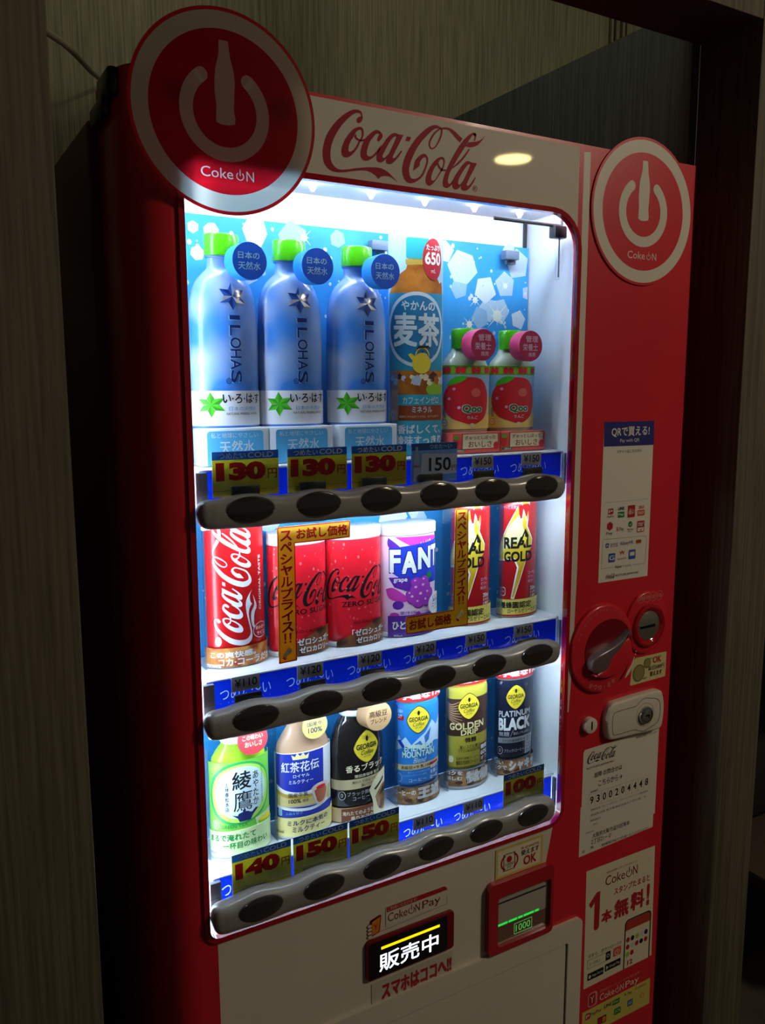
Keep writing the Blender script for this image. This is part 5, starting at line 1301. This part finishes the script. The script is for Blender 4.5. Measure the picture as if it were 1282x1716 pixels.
a.poly([(-52, 985), (14, 978), (40, 984), (40, 962), (14, 964), (-52, 966)], mat('ink_champagne', (202, 186, 128), .35), 1.4); a.text('国産牛乳', -29, 978, -2, 984, BLACK, 3, bold=.01); a.text('100%', -29, 970, -12, 975.5, BLACK, 3, bold=.02); a.text('使用', -10, 970, -2, 974, BLACK, 3)
a.poly([(-52, 966), (60, 960), (60, 948), (-52, 951)], RB, 1.6); a.ribbon([(-52, 968), (0, 961), (30, 966)], [(-52, 964), (0, 957), (30, 962)], WHITE, 2); a.rrect(-48, 953, -40, 963, 2, LSKY, 3); a.text('上品な甘さ', -34, 954.5, -10, 958, LSKY, 3)
a.poly(resample([(2, 986), (8, 990), (20, 991), (31, 987), (27, 968), (20, 960), (12, 961), (6, 970), (2, 986)], 40)[:-1], mat('ink_glass_pale', (220, 206, 196), .3), 4); a.poly(resample([(6, 982), (16, 985), (27, 982), (24, 968), (18, 964), (11, 966), (6, 982)], 30)[:-1], mat('ink_tea_red', (190, 104, 72), .3), 4.6); a.ell(17, 985, 8, 2.6, CRIM, 5)
s.wrap('label', a, 0.0006, None, -60, 60, 945, 1038, mat('label_pearl', (226, 226, 232), .4))
a = Art(); a.text('ミルクに本気の', -31, 939.5, 27, 947, NAVY, 4, bold=.02); a.text('ミルクティー', -24, 930, 21, 938, NAVY, 4, bold=.02); a.text('280ml', -55, 930, -37, 934, BLACK, 4)
s.wrap('catch_copy_slip', a, 0.0018, 'pale yellow slip with blue characters', -59, 58, 925, 950, mat('slip_primrose', (240, 226, 150), .4))
m = MB(); rr = .0205 * Q; m.lathe([(rr, s.z(1076)), (rr * 1.04, s.z(1077)), (rr * 1.04, s.z(1082)), (rr, s.z(1083)), (rr, s.z(1098)), (rr * .9, s.z(1100))], s.cx, s.cy, CANW, 36, .7); m.build('cap', s.t)['label'] = 'white cap'
s.tag(0.4439, 1.0621, 0.0185, mat('tag_khaki', (206, 190, 110), .4), mat('tag_khaki_side', (170, 156, 90), .4), (('国産牛', -11, 0, 11, 6), ('100%', -10, -9, 10, -2)), txt=NAVY, depth=0.004, skew=0.0, ty=0.038)
s.tray(); s.holder(1078, 1.09)
# black coffee bottle
s = Dummy(0.5079, 0.0388, 2, 'coffee_bottle', 'black coffee bottle with yellow diamond badge and round tan tag', 'bottle')
COFB = mat('coffee_bottle_black', (30, 26, 26), .16, coat=.8)
a = Art()
lemon_badge(a, 5, 1024, 20, 22, YEL)
a.text('香るブラック', -27, 986 + 5, 38, 1001, CREAM, 3, bold=.015); a.text('猿田彦珈琲 監修', -14, 982.5, 27, 987, CREAM, 3)
a.rect(-62, 967, 62, 981, mat('ink_sand', (206, 188, 146), .4), 2); a.text('淹れたてのような香り', -18, 974.5, 29, 978.5, BLACK, 3, bold=.01); a.text('深いコク', -5, 968.5, 13, 973, BLACK, 3, bold=.01)
a.text('ブラック無糖', -25, 957.5, 14, 963.5, LGREY, 3); a.text('コーヒー', -17, 951, 8, 956, LGREY, 3); a.ring(-34, 959, 5.5, 6.3, LGREY, 3); a.text('0', -36, 956.5, -32, 962, LGREY, 3)
s.body('bottle', [(0.97, 932), (1.0, 936), (1.0, 1018), (0.99, 1026), (0.94, 1040), (0.84, 1052), (0.70, 1061), (0.58, 1067), (0.56, 1070)], COFB, a)
m = MB(); rr = .0245 * Q; m.lathe([(rr, s.z(1067)), (rr * 1.06, s.z(1068.5)), (rr * 1.06, s.z(1073)), (rr, s.z(1075))], s.cx, s.cy, mat('neck_white', (205, 214, 222), .3), 36, .7); m.build('neck_ring', s.t)['label'] = 'pale neck ring'
m = MB(); m.lathe([(rr * 1.02, s.z(1075.5)), (rr * 1.03, s.z(1087)), (rr * .95, s.z(1089))], s.cx, s.cy, BLACKP, 36, .7); m.build('cap', s.t)['label'] = 'black cap'
s.tag(0.5334, 1.0602, 0.0205, mat('tag_tan', (178, 142, 104), .4), mat('tag_tan_side', (150, 116, 84), .4), (('高級豆', -15, 0, 13, 9), ('ブレンド', -13, -9, 12, -2)), txt=DBROWN, skew=-0.006)
a = Art(); a.poly([(-34, 920), (14, 924), (14, 943), (-34, 941)], mat('ink_rust_brown', (130, 66, 42), .4), 2); a.text('淹れたてのような', -32, 931.5, 13, 937.5, CREAM, 4, bold=.02); a.text('香りとコク', -20, 924, 12, 930, CREAM, 4, bold=.02); a.text('260ml', -35, 920, -17, 923.5, BLACK, 4)
a.poly(resample([(6, 962), (20, 980), (48, 984), (56, 960), (50, 928), (30, 916), (14, 924), (12, 944), (6, 962)], 50)[:-1], CREAM, 2.6); a.poly(resample([(16, 950), (30, 962), (50, 960), (54, 940), (42, 926), (24, 930), (16, 950)], 40)[:-1], FOODD, 3); a.poly([(14, 962), (34, 974), (36, 971), (16, 959)], INKD, 4)
s.wrap('catch_copy_slip', a, 0.0018, 'sandy slip with a cup of ground coffee', -60, 58, 917, 942, mat('slip_sand', (206, 178, 136), .4))
s.tray()
# coffee cans
def coffee_can(cx, r, name, label, bodym, topz, botz, draw, slipm, slines, rimm):
    s = Dummy(cx, r, 2, name, label, 'can')
    a = Art(); draw(a)
    s.body('can', rim_can(topz, botz), bodym, a)
    m = MB(); m.lathe([(s.r * .955, s.z(topz - 1.0)), (s.r * .965, s.z(topz)), (s.r * .965, s.z(topz + 1.6)), (s.r * .9, s.z(topz + 1.8))], s.cx, s.cy, rimm, 48, KB); m.build('rim', s.t)['label'] = 'bare metal rim'
    a = Art(); a.text('お手軽な170g', -52, topz + 4, 40, topz + 15, WHITE, 3, bold=.05)
    s.wrap('top_slip', a, 0.001, 'red slip above the can', -56, 50, topz + 2.5, topz + 24, mat('slip_red', (212, 40, 46), .4))
    a = Art()
    for t in slines: a.text(*t[:6], L=4, bold=t[6])
    a.rect(-64, botz - 26, -44, botz - 21, WHITE, 3); a.text('170g', -61, botz - 25.4, -47, botz - 21.8, BLACK, 4)
    a.ell(-24, botz - 21, 6, 2.6, BROWN, 3); a.ell(-8, botz - 20, 5, 2.4, BROWN, 3)
    s.wrap('catch_copy_slip', a, 0.0022, None, -66, 52, botz - 27, botz - 3, slipm)
    s.tray(); s.holder(topz)
    return s
def em(a):
    a.poly([(-55, 1010), (-44, 1022), (-38, 1014), (-30, 1020), (-20, 1008), (-10, 1016), (2, 1024), (14, 1040), (24, 1030), (40, 1044), (54, 1020), (54, 1000), (20, 1008), (0, 1000), (-30, 1006), (-55, 998)], mat('ink_snow', (190, 218, 244), .35), 1)
    a.poly([(-48, 1014), (-40, 1016), (-30, 1005), (-36, 1004)], BLUE, 2); a.poly([(0, 1018), (12, 1030), (8, 1012), (2, 1008)], mat('ink_mtn_blue', (60, 120, 200), .35), 2); a.poly([(-16, 1008), (-6, 1013), (-2, 1006)], mat('ink_mtn_blue'), 2)
    a.rect(-50, 1044, -33, 1064, CARDR, 2); a.text('至福の', -48, 1055, -35, 1060, WHITE, 3); a.text('コク', -46, 1047, -37, 1053, WHITE, 3)
    lemon_badge(a, -9, 1044, 18, 19, YEL)
    a.text('EMERALD', -32, 999, 16, 1008, MINT, 3, bold=.025); a.text('MOUNTAIN', -36, 989.5, 19, 998.5, MINT, 3, bold=.025); a.text('Blend', -17, 981, 4, 988.5, MINT, 3, shear=.35)
    a.rect(-57, 971, 57, 979.5, mat('ink_sand'), 2); a.text('高級豆×牛乳100%', -38, 972.5, 16, 977.5, BLACK, 3, bold=.015); a.text('香りとコクの黄金比率', -26, 966, 10, 969, LSKY, 3); a.text('エメラルドマウンテン使用', -34, 961.5, 4, 964.5, LSKY, 3); a.text('コーヒー', -24, 953.5, 4, 958, WHITE, 3); a.ring(-43, 960, 6, 6.7, LSKY, 3)
    a.rect(10, 946, 30, 977, CARDR, 4); a.text('高級豆', 11, 968, 28, 973, WHITE, 5, bold=.02); a.text('を楽し', 11, 960, 28, 966, WHITE, 5, bold=.02); a.text('む一本', 11, 952, 28, 958, WHITE, 5, bold=.02)
coffee_can(0.6037, 0.034, 'coffee_can', 'blue mountain picture coffee can with yellow diamond badge', noise_mat('can_sky_blue', (24, 116, 214), (60, 150, 232), nscale=8, rough=.28, coat=.4), 1069, 949, em, FOODD, [('缶コーヒーの', -58, 935, -13, 943, WHITE, .035), ('王道', -11, 928, 29, 946, WHITE, .07)], SILVER)
def go(a):
    a.rect(-56, 1002, 56, 1058, mat('ink_dark_coffee', (66, 42, 34), .35), 1)
    for k in range(9): a.ribbon([(-54, 1054 - 3 * k), (-40, 1050 - 3 * k), (-20, 1056 - 5 * k)], [(-54, 1053 - 3 * k), (-40, 1048 - 3 * k), (-20, 1055.4 - 5 * k)], TAN, 1.5)
    lemon_badge(a, -9, 1046, 18, 19, YEL)
    a.text('GOLDEN', -44, 1011.5, 19, 1022, mat('ink_cream_gold'), 3, bold=.03); a.text('DRIP', -22, 1003, 7, 1011, mat('ink_cream_gold'), 3, bold=.03)
    a.text('微糖', -15, 991.5, 4, 999, DBROWN, 3, bold=.02); a.text('深いコクと香り', -24, 982.5, 11, 987.5, DBROWN, 3, bold=.015); a.text('ブラジル産高級豆使用', -26, 977, 12, 980.5, DBROWN, 3); a.line([(-26, 981.5), (12, 981.5)], .4, DBROWN, 3)
    a.rrect(-46, 962, -35, 972, 4, CREAM, 3); a.text('乳飲料·微糖コーヒー', -30, 966, 8, 970, DBROWN, 3); a.text('種類別/乳飲料コーヒー', -30, 958, 8, 964.5, DBROWN, 3, bold=.01); a.text('·コーヒーにはこだわり製法を使用しています', -46, 953, 14, 956, DBROWN, 3)
    a.rect(12, 956, 32, 985, BROWN, 4); a.text('糖類', 13, 976, 30, 983, WHITE, 5, bold=.03); a.text('60%', 13, 967, 30, 974, WHITE, 5, bold=.04); a.text('オフ', 13, 959, 30, 965, WHITE, 5, bold=.03)
coffee_can(0.690, 0.0345, 'coffee_can', 'golden and brown coffee can with yellow diamond badge, left of the black can', noise_mat('can_golden', (168, 158, 52), (196, 184, 78), nscale=6, rough=.28, coat=.4), 1076, 953, go, FOODD, [('コクを', -48, 944, -18, 950, WHITE, .035), ('楽しむ', -47, 936, -19, 942, WHITE, .035), ('微糖', -14, 930, 31, 949, WHITE, .07)], GOLD)
def pl_(a):
    lemon_badge(a, -11, 1043, 17, 18.5, YEL)
    a.text('PLATINUM', -43, 1012.5, 18, 1022, LGREY, 3, bold=.03); a.text('BLACK', -43, 991, 19, 1011, WHITE, 3, bold=.05)
    a.text('無糖', -42, 982, -21, 989.5, LGREY, 3); a.text('香ばしくキレのある', -14, 983.5, 16, 988, LGREY, 3); a.line([(-20, 980), (-14, 992)], .6, LGREY, 3)
    a.rect(-44, 971.5, 20, 980, SILVER, 2); a.text('ブラジル産高級豆100%', -34, 973, 12, 977.5, BLACK, 3, bold=.01)
    a.ring(-39, 960, 5.5, 6.3, LGREY, 3); a.text('0', -41, 957.5, -37, 963, LGREY, 3); a.text('ブラック/コーヒー', -30, 956.5, 6, 962, LGREY, 3)
    a.rect(8, 950, 26, 980, LGREY, 4); a.text('豆と', 10, 970, 24, 978, BLACK, 5); a.text('こだわ', 10, 960, 24, 968, BLACK, 5); a.text('りの', 10, 952, 24, 958, BLACK, 5)
coffee_can(0.778, 0.0336, 'coffee_can', 'black coffee can with yellow diamond badge, last in the bottom row', noise_mat('can_black', (22, 28, 48), (34, 40, 62), nscale=6, rough=.25, coat=.4), 1070, 948, pl_, FOODD, [('深い', -50, 939, -30, 945, WHITE, .035), ('コクで', -50, 931, -24, 937.5, WHITE, .035), ('シャキッ', -21, 928, 28, 945, WHITE, .07)], SILVER)

# ------------------------------------------------------------------ price cards and banners behind the pane
def price_card(x, row, price, w, label, dz=0.0):
    z1 = SH[row] + (0.0188 if row == 0 else 0.0252) + dz; z0 = SH[row] - 0.0335
    y = 0.0100
    m = MB(); m.box(x, y, z0, x + w, y + 0.0006, z1, CARDP)
    a = Art(); X = x * 1000; W = w * 1000; T = z1 * 1000; H = 46.0
    a.rect(X, T - H * .21, X + W, T, CARDB2, 1); a.rect(X, z0 * 1000, X + W, T - H * .21, CARDY, 1); a.text('つめたい', X + W * .10, T - H * .185, X + W * .50, T - H * .035, LGREY, 2, bold=.015); a.text('COLD', X + W * .53, T - H * .175, X + W * .92, T - H * .04, LGREY, 2, bold=.015)
    a.text(price, X + W * .05, T - H * .74, X + W * .80, T - H * .27, CARDR2, 3, bold=.07); a.text('円', X + W * .83, T - H * .72, X + W * .97, T - H * .47, CARDR2, 3, bold=.01)
    a.line([(X, T - H * .985), (X + W * .94, T - H * .985), (X + W, T - H * .93)], .35, INKD, 2)
    a.lay(m, flat(y)); o = m.build('price_card')
    o['label'] = label; o['category'] = 'price card'; o['group'] = 'yellow price cards'
price_card(0.3065, 0, '130', 0.0815, 'yellow 130 yen card below the first water bottle of the top row')
price_card(0.3995, 0, '130', 0.0800, 'yellow 130 yen card below the second water bottle of the top row')
price_card(0.4862, 0, '130', 0.0800, 'yellow 130 yen card beside the blue and white 150 card')
price_card(0.3152, 2, '140', 0.0790, 'yellow 140 yen card below the green tea bottle')
price_card(0.3973, 2, '150', 0.0785, 'yellow 150 yen card below the milk tea bottle')
price_card(0.4784, 2, '150', 0.0770, 'yellow 150 yen card below the black coffee bottle')
price_card(0.7367, 2, '100', 0.0780, 'yellow 100 yen card below the black coffee can')
m = MB(); m.box(0.5738, 0.0100, 1.3755, 0.6462, 0.0112, 1.4275, mat('card_slate_blue', (86, 128, 196), .4), 0.0003)
a = Art(); a.rect(574, 1418, 646, 1427.3, CARDB, 1); a.text('つめた〜い', 602, 1419.5, 637, 1425.5, LSKY, 2, bold=.01)
a.poly([(588, 1384), (645.5, 1386), (645.5, 1412), (590, 1414)], mat('card_mist', (176, 188, 220), .4), 1); a.text('150', 601, 1390, 636, 1408, BLACK, 3, bold=.02); a.text('円', 637.5, 1390, 645, 1397, BLACK, 3)
a.poly(resample([(577, 1378), (577, 1396), (578, 1406), (580, 1416), (580, 1423), (584, 1423), (584, 1416), (586, 1406), (588, 1396), (588, 1378)], 40, False), mat('card_bottle_mist', (150, 164, 204), .4), 2); a.logo(577.5, 1396, 587.5, 1400, CARDR, 3)
a.lay(m, flat(0.0100)); o = m.build('price_card'); o['label'] = 'blue and white 150 yen card with a bottle silhouette'; o['category'] = 'price card'
# L-shaped special price banners
BAN = translucent_mat('banner_gold', (228, 190, 72), .75); BANR = translucent_mat('banner_red', (186, 34, 34), .6)
def hand(a, x, z, k):
    a.poly([(x - 8 * k, z - 12 * k), (x - 10 * k, z - 6 * k), (x - 4 * k, z), (x - 1 * k, z + 3 * k), (x + 4 * k, z + 9 * k), (x + 6 * k, z + 8 * k), (x + 3 * k, z + 2 * k), (x + 8 * k, z + 4 * k), (x + 9 * k, z + 1 * k), (x + 8 * k, z - 3 * k), (x + 4 * k, z - 7 * k), (x - 1 * k, z - 8 * k), (x - 4 * k, z - 15 * k)], CREAM, 4)
    for j in range(3): a.line([(x + (1 + j) * k, z - (1 + 2.4 * j) * k), (x + (7 - j * .5) * k, z + (1 - 2.4 * j) * k)], .5, BANR, 5)
    a.poly([(x - 9 * k, z - 10 * k), (x - 3 * k, z - 15 * k), (x - 6 * k, z - 18 * k), (x - 12 * k, z - 13 * k)], BANR, 5)
YB = 0.0052
m = MB(); P = [(0.3815, 1.1665), (0.4053, 1.1670), (0.4055, 1.3135), (0.4805, 1.3140), (0.4808, 1.3355), (0.3825, 1.3350)]
m.prism_y(P, YB, YB + 0.0008, BAN)
a = Art(); a.line([(x * 1000, z * 1000) for x, z in [(0.3822, 1.1672), (0.4046, 1.1677), (0.4048, 1.3142), (0.4798, 1.3147), (0.4801, 1.3348), (0.3832, 1.3343)]], 1.4, BANR, 1, True)
a.text('お試し価格', 407, 1318, 477, 1331.5, BANR, 3, bold=.035); a.vtext('スペシャルプライス‼', 393.5, 15.5, 1331, 1190, BANR, 3, bold=.03); hand(a, 393, 1181, .62)
a.lay(m, flat(YB)); o = m.build('special_price_banner'); o['label'] = 'gold and red L-shaped banner in front of the first zero sugar can'; o['category'] = 'banner'
m = MB(); P = [(0.5635, 1.1755), (0.6640, 1.1735), (0.6625, 1.3370), (0.6415, 1.3375), (0.6395, 1.1985), (0.5635, 1.1990)]
m.prism_y(P, YB, YB + 0.0008, BAN)
a = Art(); a.line([(x * 1000, z * 1000) for x, z in [(0.5642, 1.1762), (0.6633, 1.1742), (0.6618, 1.3363), (0.6422, 1.3368), (0.6402, 1.1978), (0.5642, 1.1983)]], 1.4, BANR, 1, True)
a.text('お試し価格', 568, 1179.5, 636, 1194.5, BANR, 3, bold=.035); a.vtext('スペシャルプライス‼', 651.8, 15, 1333, 1204, BANR, 3, bold=.03); hand(a, 651, 1192, .62)
a.lay(m, flat(YB)); o = m.build('special_price_banner'); o['label'] = 'gold and red L-shaped banner between the grape can and the energy cans'; o['category'] = 'banner'
